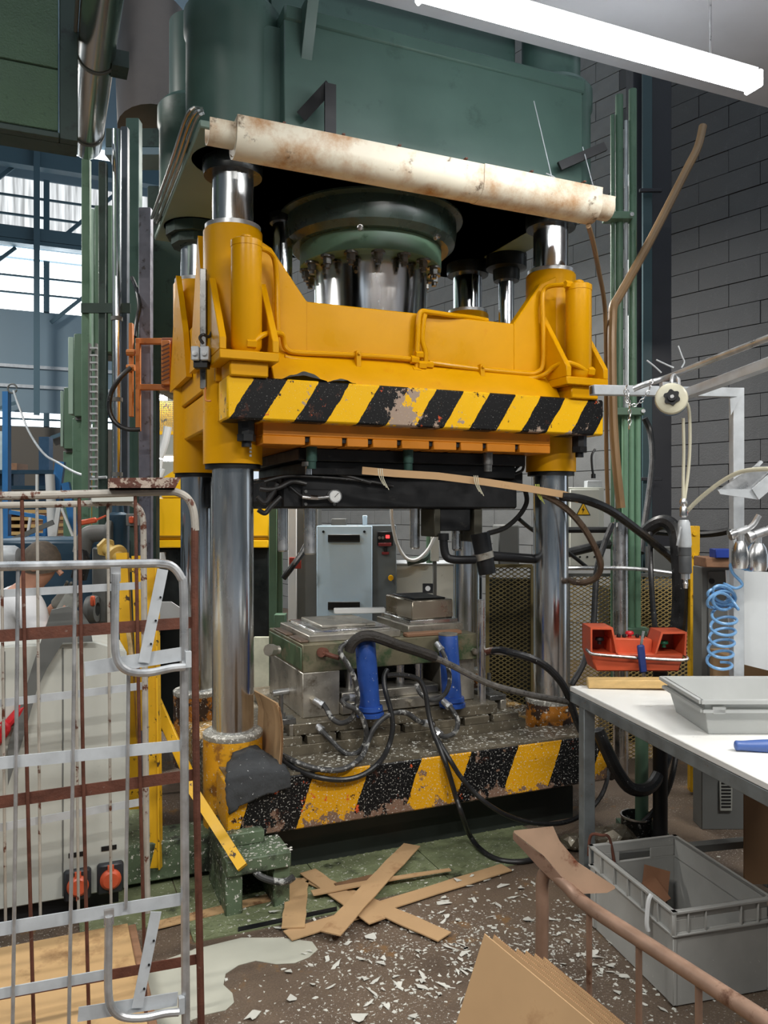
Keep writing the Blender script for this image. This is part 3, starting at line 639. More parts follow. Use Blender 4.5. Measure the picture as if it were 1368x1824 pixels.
q = MB(); q.cyl(W(487, 1158, 3.98), W(478, 1158, 3.94), .03, n=8); q.cyl(W(497, 1158, 4.0), W(486, 1158, 3.98), .022, n=12); q.build('side_plug', steel, ldie)
q = MB(); q.cyl(onY(578, 1162, 3.76), onY(572, 1162, 3.73), .024, n=14); q.tube([onY(576, 1163, 3.73), onY(590, 1168, 3.71), onY(604, 1172, 3.68)], .012, 8); q.build('port_nipple', rustm, ldie)
def cyl_blue(px0, py0, px1, py1, Y, lab):
    p = onY(px0, py0, Y); e = onY(px1, py1, Y); ax = (e - p).normalized(); L_ = (e - p).length
    q = MB(); q.lathe(p, [(0, 0), (.046, 0), (.05, .006), (.05, L_ - .065), (.05, L_ - .05), (.062, L_ - .05), (.064, L_ - .03), (.055, L_ - .028), (.055, L_ - .02), (.068, L_ - .018), (.068, L_), (0, L_)], 28, ax); o = q.build('blue_cylinder', blue, ldie); o['label'] = lab
    q = MB(); q.cyl(p - ax * .006, p + ax * .002, .05, n=24); q.build('cylinder_cap', steel, o)
    return p, e
cyl_blue(650, 1138, 660, 1275, 3.60, 'bright blue hydraulic core-pull cylinder')
cyl_blue(798, 1130, 806, 1258, 3.66, 'bright blue hydraulic core-pull cylinder')
q = MB(); c = onY(858, 1250, 3.72); q.cyl((c.x, c.y, .60), (c.x, c.y, onY(858, 1068, 3.72).z), .0215, n=20); q.build('guide_rod', steelb, ldie)
for px, py, Y, l in ((561, 1248, 3.72, 1), (563, 1290, 3.70, 1), (845, 1160, 3.74, 0), (735, 1252, 3.70, 1)):
    c = onY(px, py, Y); q = MB(); q.cyl(c + Vector((0, .03, 0)), c - Vector((0, .01, 0)), .018, n=6); q.build('port_fitting', steel, ldie)
for px, py in ((510, 1232), (500, 1268)):
    c = onX(px, py, 1.14); q = MB(); q.cyl((1.155, 3.95 + (px - 505) * .01, c.z), (1.07, 3.95 + (px - 505) * .01, c.z - .005), .017, n=12); q.build('side_fitting', galv, ldie)
# clamps with studs on the bolster
def clamp(name, label, x, y, z, w, d, h, bolt):
    t = thing(name, label, 'clamp', (x, y, z))
    q = MB(); q.box(x - w / 2, y - d / 2, z + h * .65, x + w / 2, y + d / 2, z + h); q.build('clamp_bar', nutm, t, bevel=.004)
    q = MB(); q.box(x - w / 2, y - d / 2, z, x - w / 2 + .03, y + d / 2, z + h * .65); q.build('heel_block', steel, t, bevel=.003)
    q = MB(); q.box(x + w / 2 - .035, y - d / 2, z, x + w / 2, y + d / 2, z + h * .65); q.build('heel_block', steel, t, bevel=.003)
    q = MB(); q.cyl((x, y, z), (x, y, z + h + bolt), .011, n=12); st = q.build('stud', nutm, t)
    q = MB(); q.cyl((x, y, z + h), (x, y, z + h + .022), .022, n=6); q.cyl((x, y, z + h - .001), (x, y, z + h + .005), .03, n=16); q.build('nut', nutm, st)
clamp('hold_down_clamp', 'steel hold-down clamp with tall stud, beside the leaning cardboard sheet', 1.03, 3.70, .585, .13, .07, .085, .11)
clamp('hold_down_clamp', 'dark steel hold-down clamp on the bed beside the front column, far from the cardboard', 2.24, 3.82, .585, .10, .2, .08, .10)
# ---------------------------------------------------------------- hoses
HZ = []
def hose(label, pts, r=.0115, mat=None, d=None, cat='hose', name='hose', ends=None, group=None):
    P = []
    for p in pts:
        if isinstance(p, Vector): P.append(p)
        else: P.append(onY(p[0], p[1], p[2] if len(p) > 2 else d))
    q = MB(); q.tube(P, r, 10, 5)
    o = q.build(name, mat or rub); tag(o, label, cat)
    if ends:
        for i, j in ((0, 1), (-1, -2)):
            if ends[0 if i == 0 else 1]:
                a = P[i]; v = (P[j] - P[i]).normalized(); e = MB(); e.cyl(a - v * .002, a + v * .035, r * 1.35, n=12); e.cyl(a + v * .035, a + v * .05, r * 1.6, n=6); e.build('end_fitting', galv, o)
    return o
hose('dusty hose looping from the lower mould port up to the blue cylinder top', [(561, 1248, 3.70), (578, 1258, 3.66), (590, 1278, 3.60), (606, 1288, 3.57), (623, 1282, 3.55), (633, 1266, 3.54), (637, 1241, 3.53), (633, 1214, 3.53), (626, 1196, 3.53), (617, 1180, 3.54), (608, 1167, 3.55), (607, 1154, 3.56), (617, 1147, 3.57), (632, 1145, 3.58)], .0125, rubs, ends=(1, 1))
hose('dusty hose from the bottom mould port curving under the first blue cylinder', [(563, 1290, 3.68), (574, 1302, 3.64), (591, 1320, 3.60), (608, 1337, 3.57), (625, 1344, 3.55), (642, 1337, 3.54), (651, 1320, 3.53), (652, 1299, 3.52), (645, 1278, 3.52), (632, 1263, 3.52), (617, 1256, 3.53), (610, 1248, 3.54), (620, 1243, 3.56), (636, 1243, 3.57)], .0125, rubs, ends=(1, 1))
hose('long black hose hanging in a wide bow over the bed edge, outermost of two', [(690, 1193, 3.62), (684, 1206, 3.60), (686, 1228, 3.57), (692, 1250, 3.55), (698, 1275, 3.53), (699, 1302, 3.52), (690, 1335, 3.50), (672, 1362, 3.38), (642, 1382, 3.375), (608, 1389, 3.37), (568, 1385, 3.37), (534, 1373, 3.42), (507, 1356, 3.50), (495, 1343, 3.55)], .0125, rub)
hose('black hose bowing over the bed just inside the wider hose', [(770, 1292, 3.56), (745, 1284, 3.56), (726, 1271, 3.55), (703, 1270, 3.54), (682, 1280, 3.53), (665, 1299, 3.52), (655, 1322, 3.51), (645, 1347, 3.45), (625, 1364, 3.38), (601, 1372, 3.375), (568, 1370, 3.378), (534, 1360, 3.41), (500, 1344, 3.56)], .0125, rubs, ends=(1, 0))
hose('black hose falling across the striped base to the floor plate', [(690, 1203, 3.60), (712, 1202, 3.58), (736, 1206, 3.57), (749, 1214, 3.56), (758, 1235, 3.54), (763, 1268, 3.52), (771, 1302, 3.48), (783, 1332, 3.42), (796, 1366, 3.375), (806, 1399, 3.37), (813, 1423, 3.36), (823, 1452, 3.33), onZ(838, 1490, .05), onZ(862, 1518, .02), onZ(895, 1533, .015), onZ(940, 1533, .015), onZ(985, 1515, .02)], .0125, rub)
hose('black hose hanging below the striped base and rising behind the bench leg', [(780, 1318, 3.45), (803, 1356, 3.375), (820, 1383, 3.36), (843, 1410, 3.34), (870, 1433, 3.3), (905, 1453, 3.28), (950, 1466, 3.28), (1000, 1466, 3.3), (1040, 1450, 3.32), (1066, 1425, 3.34), (1080, 1395, 3.38), (1085, 1360, 3.5)], .0115, rub)
hose('dusty hose looping beside the second blue cylinder, from its top', [(778, 1146, 3.62), (788, 1160, 3.58), (797, 1185, 3.56), (801, 1212, 3.55), (794, 1234, 3.56), (780, 1245, 3.58), (763, 1246, 3.6), (748, 1234, 3.62), (742, 1220, 3.66)], .0115, rubs, ends=(1, 0))
hose('short dusty hose looping under the second blue cylinder flange', [(790, 1249, 3.62), (804, 1262, 3.57), (815, 1283, 3.54), (812, 1302, 3.53), (800, 1311, 3.54), (786, 1311, 3.57), (776, 1300, 3.62)], .0125, rubs, ends=(1, 1))
hose('thick tape-wrapped hose running over the first blue cylinder', [(622, 1160, 3.56), (628, 1146, 3.55), (642, 1135, 3.54), (662, 1133, 3.53), (685, 1140, 3.52), (709, 1149, 3.52), (732, 1156, 3.52), (756, 1164, 3.52), (775, 1171, 3.52)], .026, M('tape_wrap', ccol(44, 40, 36), .6, var=.4, scale=18, bump=.5, bscale=60, wear=(ccol(120, 100, 70), .66, 14, .1)))
hose('grey braided hose running from the mould out past the front column', [(772, 1170, 3.52), (810, 1188, 3.5), (843, 1205, 3.48), (877, 1220, 3.46), (920, 1232, 3.45), (960, 1241, 3.44), (1000, 1248, 3.44), (1030, 1255, 3.46), (1052, 1275, 3.5)], .016, brown_h)
hose('black corrugated hose arching from brown pipe down beside front column', [(870, 1161, 3.70), (890, 1158, 3.62), (908, 1162, 3.56), (935, 1169, 3.50), (962, 1180, 3.47), (985, 1198, 3.45), (1004, 1222, 3.44), (1016, 1250, 3.44), (1026, 1280, 3.44), (1045, 1320, 3.46), (1075, 1360, 3.5), (1090, 1385, 3.52)], .0195, rub)
q = MB(); q.tube([onY(864, 1162, 3.72), onY(880, 1159, 3.66), onY(905, 1161, 3.57)], .02, 10); tag(q.build('pipe_stub', rustw), 'brown stub pipe joined to the black corrugated hose', 'pipe')
hose('white cable sagging in front of the far block wall', [W(697, 905, 6.0), W(699, 930, 6.0), W(706, 965, 6.0), W(722, 993, 6.0), W(742, 997, 6.0), W(762, 980, 6.0), W(775, 955, 6.0)], .013, whi, cat='cable', name='cable')
hose('bronze hose loop hanging right of the front column', [onY(955, 878, 3.50), onY(985, 890, 3.48), onY(1015, 912, 3.46), onY(1043, 945, 3.45), onY(1064, 985, 3.45), onY(1070, 1010, 3.46), onY(1060, 1030, 3.5), onY(1035, 1038, 3.56), onY(1010, 1032, 3.7), onY(985, 1020, 3.85)], .017, bwn)
hose('thick black hose sloping from the cardboard strip to the mesh guard', [onY(1000, 884, 3.45), onY(1040, 890, 3.45), onY(1085, 908, 3.5), onY(1130, 940, 3.6), onY(1170, 972, 3.7), onY(1205, 1005, 3.8), onY(1222, 1050, 3.9), onY(1220, 1100, 3.95), onY(1212, 1150, 3.95)], .024, rub)
hose('black cable hanging down in front of the mesh guard', [W(1090, 935, 4.9), W(1078, 965, 4.8), W(1064, 1010, 4.7), W(1060, 1060, 4.65), W(1056, 1120, 4.6), W(1040, 1180, 4.55), W(1018, 1220, 4.5)], .018, rub, cat='cable', name='cable')
hose('black hose from the upper mould to behind the front column', [onY(870, 950, 3.86), onY(900, 940, 3.9), onY(925, 918, 3.9), onY(938, 895, 3.88), onY(936, 875, 3.85)], .014, rub)
hose('thin black hose crossing behind the front column at mid height', [W(925, 925, 4.6), W(950, 945, 4.75), W(1000, 975, 5.0), W(1045, 1010, 5.1)], .012, rub)
# cardboard strip tied to the hoses
t = thing('cardboard_strip', 'long cardboard strip tied under the slide beside a hose', 'cardboard', onY(800, 860, 3.5))
q = MB(); P0 = [onY(645, 838, 3.55), onY(700, 843, 3.53), onY(780, 848, 3.5), onY(860, 858, 3.47), onY(940, 870, 3.45), onY(1005, 881, 3.44), onY(1030, 890, 3.44)]
for a, b_ in zip(P0, P0[1:]): q.bar(a, b_ + (b_ - a) * .02, .006, .036)
q.build('strip', card, t, bevel=0)
for px, py, m_ in ((676, 846, hosew), (846, 858, hosew), (955, 873, M('lime_string', ccol(190, 196, 96), .7))):
    c = onY(px, py, 3.47); q = MB()
    for k in range(3):
        aa = k * .9; q.tube([c + Vector((-.012 + .01 * k, -.012, .03)), c + Vector((.01 * k - .01, -.016, 0)), c + Vector((.004 + .008 * k, -.012, -.028)), c + Vector((.02 + .012 * k, -.01, -.05 - .01 * k))], .0022, 5)
    q.build('string_tie', m_, t)
# ================================================================ LEFT SIDE
def P(name, mb, mat, par=None, bevel=0.0, **k): return mb.build(name, mat, par, bevel, **k)
# ---------------------------------------------------------------- roll cages in the foreground
def tube_on(Y, pts, r, n=10, sub=5):
    q = MB(); q.tube([onY(x, y, Y) for x, y in pts], r, n, sub); return q
def flat_on(Y, p, q_, wpx, t=.004):
    a, b_ = onY(*p, Y), onY(*q_, Y); q = MB(); h = wpx / F * (Y / ray((p[0] + q_[0]) / 2)[1]); q.bar(a, b_, t, h, UP if abs((b_ - a).normalized().z) < .7 else Vector((1, 0, 0))); return q
Y1 = 2.2
cg = thing('roll_cage', 'galvanised roll cage panel nearest the camera with bolted corner brackets', 'roll cage', onY(160, 1600, Y1) * 1.0)
cg.location.z = 0
P('outer_tube', tube_on(Y1, [(-420, 1020), (-100, 1011), (100, 1007), (240, 1004), (288, 1004), (308, 1010), (322, 1028), (327, 1052), (328, 1200), (329, 1500), (331, 1830), (332, 2010)], .0118), galv, cg)
for a, b_ in (((32, 1010), (20, 1995)), ((134, 1008), (120, 1985)), ((-75, 1010), (-85, 1995)), ((-180, 1010), (-190, 2000))):
    P('wire', tube_on(Y1, [a, ((a[0] + b_[0]) / 2 + 1, (a[1] + b_[1]) / 2), b_], .0048, 8), galv, cg)
P('wire', tube_on(Y1, [(229, 1195), (227, 1400), (224, 1618)], .0048, 8), galv, cg)
for a, b_, w in (((-420, 1402), (326, 1329), 22), ((-420, 1728), (328, 1603), 24), ((-420, 1850), (190, 1738), 19)):
    q = flat_on(Y1, a, b_, w); q.v = [(x, y + .008, z) for x, y, z in q.v]; P('flat_rail', q, galvl, cg)
def corner(y0, y1, x0=206):
    P('corner_tube', tube_on(Y1 - .025, [(x0, y0), (x0 - 1, y0 + 60), (x0 - 1, y1 - 50), (x0 + 5, y1 - 20), (x0 + 25, y1 - 4), (x0 + 60, y1 - 2), (x0 + 100, y1 - 10), (x0 + 124, y1 - 12)], .0105), galv, cg)
    o = P('tube_ear', flat_on(Y1 - .022, (x0, y0 - 12), (x0, y0 + 14), 17, .01), galv, cg)
    q = MB(); c = onY(x0 + 1, y0 + 6, Y1 - .027); q.cyl(c, c - Vector((0, .004, 0)), .006, n=10); q.build('bolt_hole', blk, o)
    P('corner_plate', flat_on(Y1 - .005, (x0 - 55, y1 - 8), (x0 + 122, y1 - 36), 25, .003), galvl, cg)
    s_ = P('diagonal_strap', flat_on(Y1 - .012, (x0 + 84, y0 - 8), (x0 + 50, y1 - 20), 19, .003), galvl, cg)
    for t in (.3, .55, .8):
        c = onY(x0 + 84 - 34 * t + 6, y0 - 8 + (y1 - y0 - 12) * t, Y1 - .015); q = MB(); q.cyl(c, c - Vector((0, .003, 0)), .003, n=8); q.build('rivet', blk, s_)
    o = P('latch', flat_on(Y1 - .01, (x0 + 129, y1 - 40), (x0 + 129, y1 - 12), 10, .02), galvl, cg)
corner(1022, 1200); corner(1632, 1815, 194)
Y2 = 2.55
cg = thing('roll_cage', 'rusty roll cage panel with chipped tube frame behind the galvanised one', 'roll cage', (onY(160, 1600, Y2).x, Y2, 0))
P('top_tube', tube_on(Y2, [(-420, 896), (-100, 886), (150, 880), (290, 876), (318, 878), (336, 890), (345, 912), (348, 945)], .0125), rustw, cg)
P('corner_upright', tube_on(Y2, [(347, 940), (347, 1100), (350, 1400), (356, 1700), (359, 1880)], .0118), rustm, cg)
for a, b_ in (((39, 890), (62, 1890)), ((141, 886), (160, 1885)), ((241, 883), (262, 1880)), ((-70, 890), (-50, 1890)), ((-180, 890), (-160, 1890))):
    P('wire', tube_on(Y2, [a, ((a[0] + b_[0]) / 2 - 2, (a[1] + b_[1]) / 2), b_], .0054, 8), rustm, cg)
for a, b_, w in (((-420, 1163), (347, 1109), 22), ((-420, 1490), (349, 1381), 22), ((-420, 1850), (356, 1710), 19)):
    q = flat_on(Y2, a, b_, w); q.v = [(x, y + .008, z) for x, y, z in q.v]; P('flat_rail', q, rustm, cg)
hp = [onY(194, 852, Y2), onY(320, 851, Y2), onY(308, 873, Y2), onY(194, 873, Y2)]
q = MB(); q.prism([p + Vector((0, -.03, 0)) for p in hp], (0, .008, 0)); q.prism([p + Vector((0, .04, 0)) for p in hp], (0, .008, 0)); q.prism([hp[3] + Vector((0, -.03, 0)), hp[2] + Vector((0, -.03, 0)), hp[2] + Vector((0, .045, 0)), hp[3] + Vector((0, .045, 0))], (0, 0, .006))
P('push_plate', q, rustp, cg)
Y3 = 3.28
cg = thing('roll_cage', 'white painted roll cage panel, farthest of the three, in front of the grey cabinet', 'roll cage', (onY(160, 1600, Y3).x, Y3, 0))
P('frame_tube', tube_on(Y3, [(-300, 908), (-50, 901), (120, 898), (215, 895), (238, 898), (250, 910), (255, 932), (256, 1000), (259, 1300), (261, 1500), (263, 1625)], .0125), rustw, cg)
for a, b_ in (((66, 900), (72, 1650)), ((133, 898), (140, 1640)), ((192, 897), (198, 1630)), ((2, 905), (10, 1650))):
    P('wire', tube_on(Y3, [a, b_], .0055, 8, 1), rustw, cg)
for a, b_, w in (((-300, 1075), (255, 1043), 14), ((-300, 1290), (258, 1222), 14), ((-300, 1530), (260, 1428), 14)):
    q = flat_on(Y3, a, b_, w); q.v = [(x, y + .008, z) for x, y, z in q.v]; P('flat_rail', q, galvl, cg)
q = MB(); a, b_ = onY(163, 889, Y3), onY(238, 888, Y3); q.bar(a, b_, .08, .022); P('push_plate', q, whs, cg)
# ---------------------------------------------------------------- cabinet with sockets
YK = 3.50
ca = thing('control_cabinet', 'pale grey floor cabinet with two orange capped sockets behind the roll cages', 'cabinet', (onY(100, 1500, YK).x, YK + .2, 0))
xr = onY(226, 1500, YK).x; xl = -1.1; zt = onY(165, 1142, YK).z
q = MB(); q.prism([(xl, YK, .075), (xr, YK, .075), (xr, YK, zt - .05), (xr - .13, YK, zt), (xl, YK, zt)], (0, .5, 0)); P('body', q, whs, ca, .006)
for px in (8, 112): 
    x = onY(px, 1400, YK).x; q = MB(); q.box(x - .0025, YK - .003, .09, x + .0025, YK + .004, zt - .02); P('door_seam', q, gryd, ca)
q = MB(); q.box(xl, YK + .04, 0, xr - .03, YK + .46, .078); P('plinth', q, blk, ca)
for px, py in ((138, 1572), (196, 1560)):
    c = onY(px, py, YK); q = MB(); q.obox(c + Vector((0, -.015, 0)), (.052, 0, 0), (0, .016, 0), (0, 0, .062)); s_ = P('socket', q, M('socket_black', ccol(44, 46, 50), .4) if 'socket_black' not in MATS else MATS['socket_black'], ca, .008)
    q = MB(); q.lathe(c + Vector((0, -.03, 0)), [(0, -.022), (.03, -.022), (.037, -.016), (.042, -.01), (.042, 0), (0, 0)], 28, Vector((0, 1, 0))); q.box(c.x - .012, c.y - .046, c.z + .03, c.x + .012, c.y - .03, c.z + .058); q.box(c.x - .006, c.y - .044, c.z - .056, c.x + .006, c.y - .032, c.z - .03); P('socket_cap', q, ora, s_)
    c = onY(px - 2, py - 50, YK); q = MB(); q.obox(c + Vector((0, -.002, 0)), (.03, 0, 0), (0, .002, 0), (0, 0, .009)); P('name_strip', q, blk, ca)
# curved dark grey sheet, partly across the cabinet front
q = MB(); q.prism([onY(x, y, YK - .03) for x, y in ((92, 1086), (122, 1080), (147, 1092), (160, 1112), (165, 1143), (112, 1145), (84, 1190), (66, 1228), (40, 1320), (14, 1400), (14, 1330), (60, 1180))], (0, .012, 0))
tag(P('dark_sheet', q, gryd), 'dark grey curved sheet standing in front of the pale cabinet', 'shield')
# ---------------------------------------------------------------- worker
def skin_chain(name, verts, edges, mat, par, root=0, sub=2):
    me = bpy.data.meshes.new(name); me.from_pydata([tuple(v[0]) for v in verts], edges, []); o = bpy.data.objects.new(name, me); COL.objects.link(o)
    me.materials.append(mat)
    if par: o.parent = par; o.matrix_parent_inverse = Matrix.Translation(-Vector(par.location))
    o.modifiers.new('skin', 'SKIN').use_smooth_shade = True
    for i, v in enumerate(verts):
        s_ = me.skin_vertices[0].data[i]; r = v[1]; s_.radius = (r, r) if not isinstance(r, tuple) else r
        s_.use_root = (i == root)
    m_ = o.modifiers.new('smooth', 'SUBSURF'); m_.levels = 1; m_.render_levels = sub
    return o
D = 4.05
pel = W(-62, 1195, D + .05); ch = W(15, 1105, D); nk = W(52, 1050, D - .03); 
wk = thing('person', 'person in white t-shirt and grey gloves bending over a machine behind the cages', 'person', (pel.x, pel.y, 0))
wk.location.z = 0
hd0 = W(62, 1030, D - .04); hd1 = W(72, 1008, D - .05); hd2 = W(76, 990, D - .05)
sh1 = W(52, 1075, D - .16); el1 = W(76, 1150, D - .22); wr1 = W(112, 1092, D - .2); ha1 = W(124, 1072, D - .2)
sh2 = W(30, 1060, D + .14); el2 = W(70, 1120, D + .2); wr2 = W(105, 1075, D + .12)
kn1 = W(-50, 1370, D - .18); an1 = Vector((W(-75, 1400, D - .14).x, W(-75, 1400, D - .14).y, .08)); to1 = an1 + Vector((.16, .02, -.04))
kn2 = W(-60, 1370, D + .2); an2 = Vector((W(-110, 1400, D + .2).x, W(-110, 1400, D + .2).y, .08)); to2 = an2 + Vector((.16, .02, -.04))
V = [(pel, .14), ((pel + ch) / 2, .125), (ch, .14), (nk, .062), (hd0, .07), (hd1, .092), (hd2, .08), (sh1, .065), (el1, .045), (wr1, .034), (ha1, .036), (sh2, .065), (el2, .045), (wr2, .034), (kn1, .065), (an1, .045), (to1, .04), (kn2, .065), (an2, .045), (to2, .04)]
skin_chain('body', V, [(0, 1), (1, 2), (2, 3), (3, 4), (4, 5), (5, 6), (2, 7), (7, 8), (8, 9), (9, 10), (2, 11), (11, 12), (12, 13), (0, 14), (14, 15), (15, 16), (0, 17), (17, 18), (18, 19)], skin, wk)
skin_chain('t_shirt', [(pel + UP * .01, .152), ((pel + ch) / 2, .15), (ch, .162), ((ch * .45 + nk * .55), .10), (sh1, .085), ((sh1 + el1) / 2, .072), (sh1 * .1 + el1 * .9, .07), (sh2, .08), ((sh2 + el2) / 2, .07)], [(0, 1), (1, 2), (2, 3), (2, 4), (4, 5), (5, 6), (2, 7), (7, 8)], shirt, wk)
skin_chain('trousers', [(pel, .158), (pel * .5 + kn1 * .5, .105), (kn1, .082), (an1, .068), (pel * .5 + kn2 * .5, .105), (kn2, .082), (an2, .068)], [(0, 1), (1, 2), (2, 3), (0, 4), (4, 5), (5, 6)], trous, wk)
# hair cap, ear
q = MB(); hc_ = hd1 * .4 + hd2 * .6; ax_ = (hd2 - hd0).normalized()
q.lathe(hc_, [(.0, .096), (.04, .088), (.072, .06), (.09, .02), (.094, -.02), (.092, -.045)], 20, (ax_ + Vector((-.35, 0, .0))).normalized()); P('hair', q, hairm, wk, ang=80)
q = MB(); e_ = hd1 - FWD * .09 + RIGHT * .005; q.lathe(e_, [(0, -.012), (.018, -.008), (.022, 0), (.016, .008), (0, .01)], 12, FWD); P('ear', q, skin, wk, ang=80)
q = MB(); n_ = hd1 + RIGHT * .095 - UP * .03; q.cyl(n_ - RIGHT * .02 + UP * .02, n_ + RIGHT * .012 - UP * .012, .01, .014, 8); P('nose', q, skin, wk)
def glove(w, h, seed):
    d_ = (h - w).normalized(); sd = d_.cross(FWD).normalized(); vs = [(w - d_ * .03, .046), (w + d_ * .01, .04), (h, (.042, .026))]; es = [(0, 1), (1, 2)]
    for k in range(4):
        b0 = h + sd * (k - 1.5) * .02; L_ = (.05, .06, .056, .042)[k]; i = len(vs)
        vs += [(b0 + d_ * .03, .0095), (b0 + d_ * (.03 + L_ * .6) - FWD * .008, .009), (b0 + d_ * (.03 + L_) - FWD * .026, .008)]; es += [(2, i), (i, i + 1), (i + 1, i + 2)]
    i = len(vs); vs += [(h - sd * .035 - d_ * .01, .012), (h - sd * .05 + d_ * .03 - FWD * .012, .01)]; es += [(2, i), (i, i + 1)]
    return skin_chain('glove', vs, es, glovem, wk)
glove(wr1, ha1, 1); glove(wr2, wr2 + (wr2 - el2).normalized() * .08, 2)
# red sling on the cabinet front
q = MB(); q.tube([W(-10, 1330, 3.15), W(6, 1300, 3.15), W(24, 1278, 3.16), W(42, 1258, 3.18), W(52, 1246, 3.2)], .018, 8)
o = P('safety_hook', q, redp); tag(o, 'red plastic handle hanging beside the pale cabinet at the frame edge', 'handle')
q = MB(); q.tube([W(0, 1320, 3.15), W(14, 1298, 3.13), W(4, 1285, 3.13)], .012, 8); P('lever', q, redp, o)
# ---------------------------------------------------------------- machine behind the worker
mc = thing('blue_machine', 'dark blue machine bed behind the bending worker', 'machine', W(80, 1000, 5.0) * 1.0); mc.location.z = 0
def wbox(px0, px1, py0, py1, d0, dep):   # box facing the camera, from the depth d0 backwards
    a = W(px0, py1, d0); b_ = W(px1, py0, d0); w = (b_ - a).dot(RIGHT); h = b_.z - a.z; q = MB()
    c = (a + b_) / 2 + FWD * dep / 2; q.obox(c, RIGHT * w / 2, FWD * dep / 2, UP * h / 2); return q
P('bed', wbox(-40, 200, 962, 1330, 4.9, .8), bluem, mc, .02)
P('gearbox', wbox(163, 190, 975, 1110, 4.75, .2), gryd, mc, .01)
P('gearbox_cover', wbox(152, 165, 960, 1000, 4.8, .2), bluem, mc, .01)
q = MB(); c0 = W(210, 985, 4.7); c1 = W(210, 912, 4.7); q.lathe(c0, [(0, 0), (.045, 0), (.055, .02), (.055, .2), (.062, .21), (.062, .225), (.035, .24), (.03, .30), (0, .30)], 24); P('motor', q, bluem, mc)
q = MB(); q.tube([W(195, 950, 4.6), W(172, 950, 4.6), W(157, 953, 4.6), W(149, 968, 4.6), W(145, 985, 4.6)], .05, 14); q.cyl(W(193, 950, 4.6), W(197, 950, 4.6), .075, n=20); P('elbow_pipe', q, gryd, mc)
q = MB(); q.bar(W(140, 932, 4.5), W(172, 926, 4.5), .03, .03); q.bar(W(172, 926, 4.5), W(190, 918, 4.5), .012, .012); P('red_lever', q, ora, mc, .006)
q = MB(); q.tube([W(145, 990, 4.55), W(146, 1005, 4.5), W(140, 1030, 4.5)], .045, 10); P('flex_boot', q, rub, mc)
q = MB(); q.cyl(W(188, 975, 4.1), W(235, 1010, 4.0), .03, n=16); q.cyl(W(206, 987, 4.06), W(209, 990, 4.05), .055, n=20); q.cyl(W(187, 974, 4.1), W(190, 976, 4.09), .05, n=6); P('yellow_spindle', q, M('pale_yellow', ccol(214, 184, 110), .5), mc)
P('hose_reel', (lambda q: q.lathe(W(165, 1085, 4.7), [(.04, -.03), (.075, -.03), (.085, 0), (.075, .03), (.04, .03)], 20, RIGHT))(MB()), gryd, mc)
P('red_clip', wbox(160, 167, 1062, 1080, 4.62, .03), ora, mc, .006)
q = MB(); q.lathe(W(10, 990, 4.6), [(0, -.09), (.05, -.09), (.06, -.06), (.06, .05), (.045, .075), (0, .08)], 18, RIGHT); tag(P('motor_cap', q, galvl), 'small pale grey rounded motor cap left of the worker head', 'motor')
# ---------------------------------------------------------------- blue A-frame stands and posts far left
fr_ = thing('steel_rack', 'bright blue steel frame with tall slotted post and leaning legs', 'frame', W(60, 960, 6.5) * 1.0); fr_.location.z = 0
def wbar(p, q_, d, w, t=.04): m_ = MB(); m_.bar(W(p[0], p[1], d), W(q_[0], q_[1], d), w, t, FWD); return m_
P('tall_post', wbar((12, 698), (12, 1180), 6.4, .045, .06), bluf, fr_)
for a, b_, w in (((108, 822), (90, 958), .07), ((117, 860), (138, 962), .06), ((40, 955), (98, 955), .05), ((18, 912), (80, 922), .03), ((82, 920), (82, 950), .03), ((12, 975), (110, 962), .05)): P('leg', wbar(a, b_, 6.3, w), bluf, fr_)
for x in (20, 108): P('stand_leg', wbar((x, 955), (x, 1280), 6.3, .07, .07), bluf, fr_)
q = MB(); c = W(22, 692, 6.38)
q.tube([c + (RIGHT * math.cos(t_) + UP * math.sin(t_)) * .036 for t_ in [k * .5 for k in range(13)]], .007, 6, 3); P('ring', q, gryd, fr_)
for a, b_ in (((107, 900), (101, 955)), ((110, 905), (130, 957)), ((66, 845), (66, 960)), ((52, 920), (48, 955))):
    pass
wt = thing('white_bars', 'bundle of white profile bars leaning against the blue frame', 'bar', W(100, 960, 6.2) * 1.0)
for a, b_ in (((107, 900), (99, 957)), ((110, 905), (131, 957)), ((66, 845), (66, 960)), ((54, 922), (49, 955)), ((104, 898), (94, 960))): P('bar', wbar(a, b_, 6.2, .018, .018), whi, wt)
P('post_sleeve', (lambda q: q.cyl(W(95, 985, 6.25), W(89, 845, 6.25), .036, n=14) or q)(MB()), whi, wt)
q = MB(); q.bar(W(8, 968, 6.0), W(95, 930, 6.0), .02, .035); tag(P('flat_bar', q, gryd), 'dark grey flat bar lying slanted across the blue frame', 'bar')
hose('grey cable sagging from the ring on the blue post to the green post', [W(24, 696, 6.38), W(34, 725, 6.3), W(52, 770, 6.2), W(78, 808, 6.0), W(105, 825, 5.8), W(135, 842, 5.4), W(165, 850, 5.0), W(190, 850, 4.95)], .009, galvl, cat='cable', name='cable')
pl = thing('pallet_stack', 'stack of wooden pallets behind the blue frame', 'pallet', W(38, 955, 9) * 1.0); pl.location.z = 0
for k in range(20): P('pallet_board', wbox(14, 62, 908 + k * 13, 914 + k * 13, 9, 1.0), wood, pl)
for k in range(20):
    for x in (16, 38, 58): P('pallet_block', wbox(x - 3, x + 3, 914 + k * 13, 921 + k * 13, 9.02, .9), woodd, pl)
rk = thing('storage_rack', 'dark blue pallet racking far back against the hall wall', 'rack', W(50, 880, 16) * 1.0); rk.location.z = 0
for x in (-30, 78): P('upright', wbox(x - 9, x + 9, 778, 1040, 16, .2), M('rack_blue', ccol(44, 76, 104), .5) if 'rack_blue' not in MATS else MATS['rack_blue'], rk)
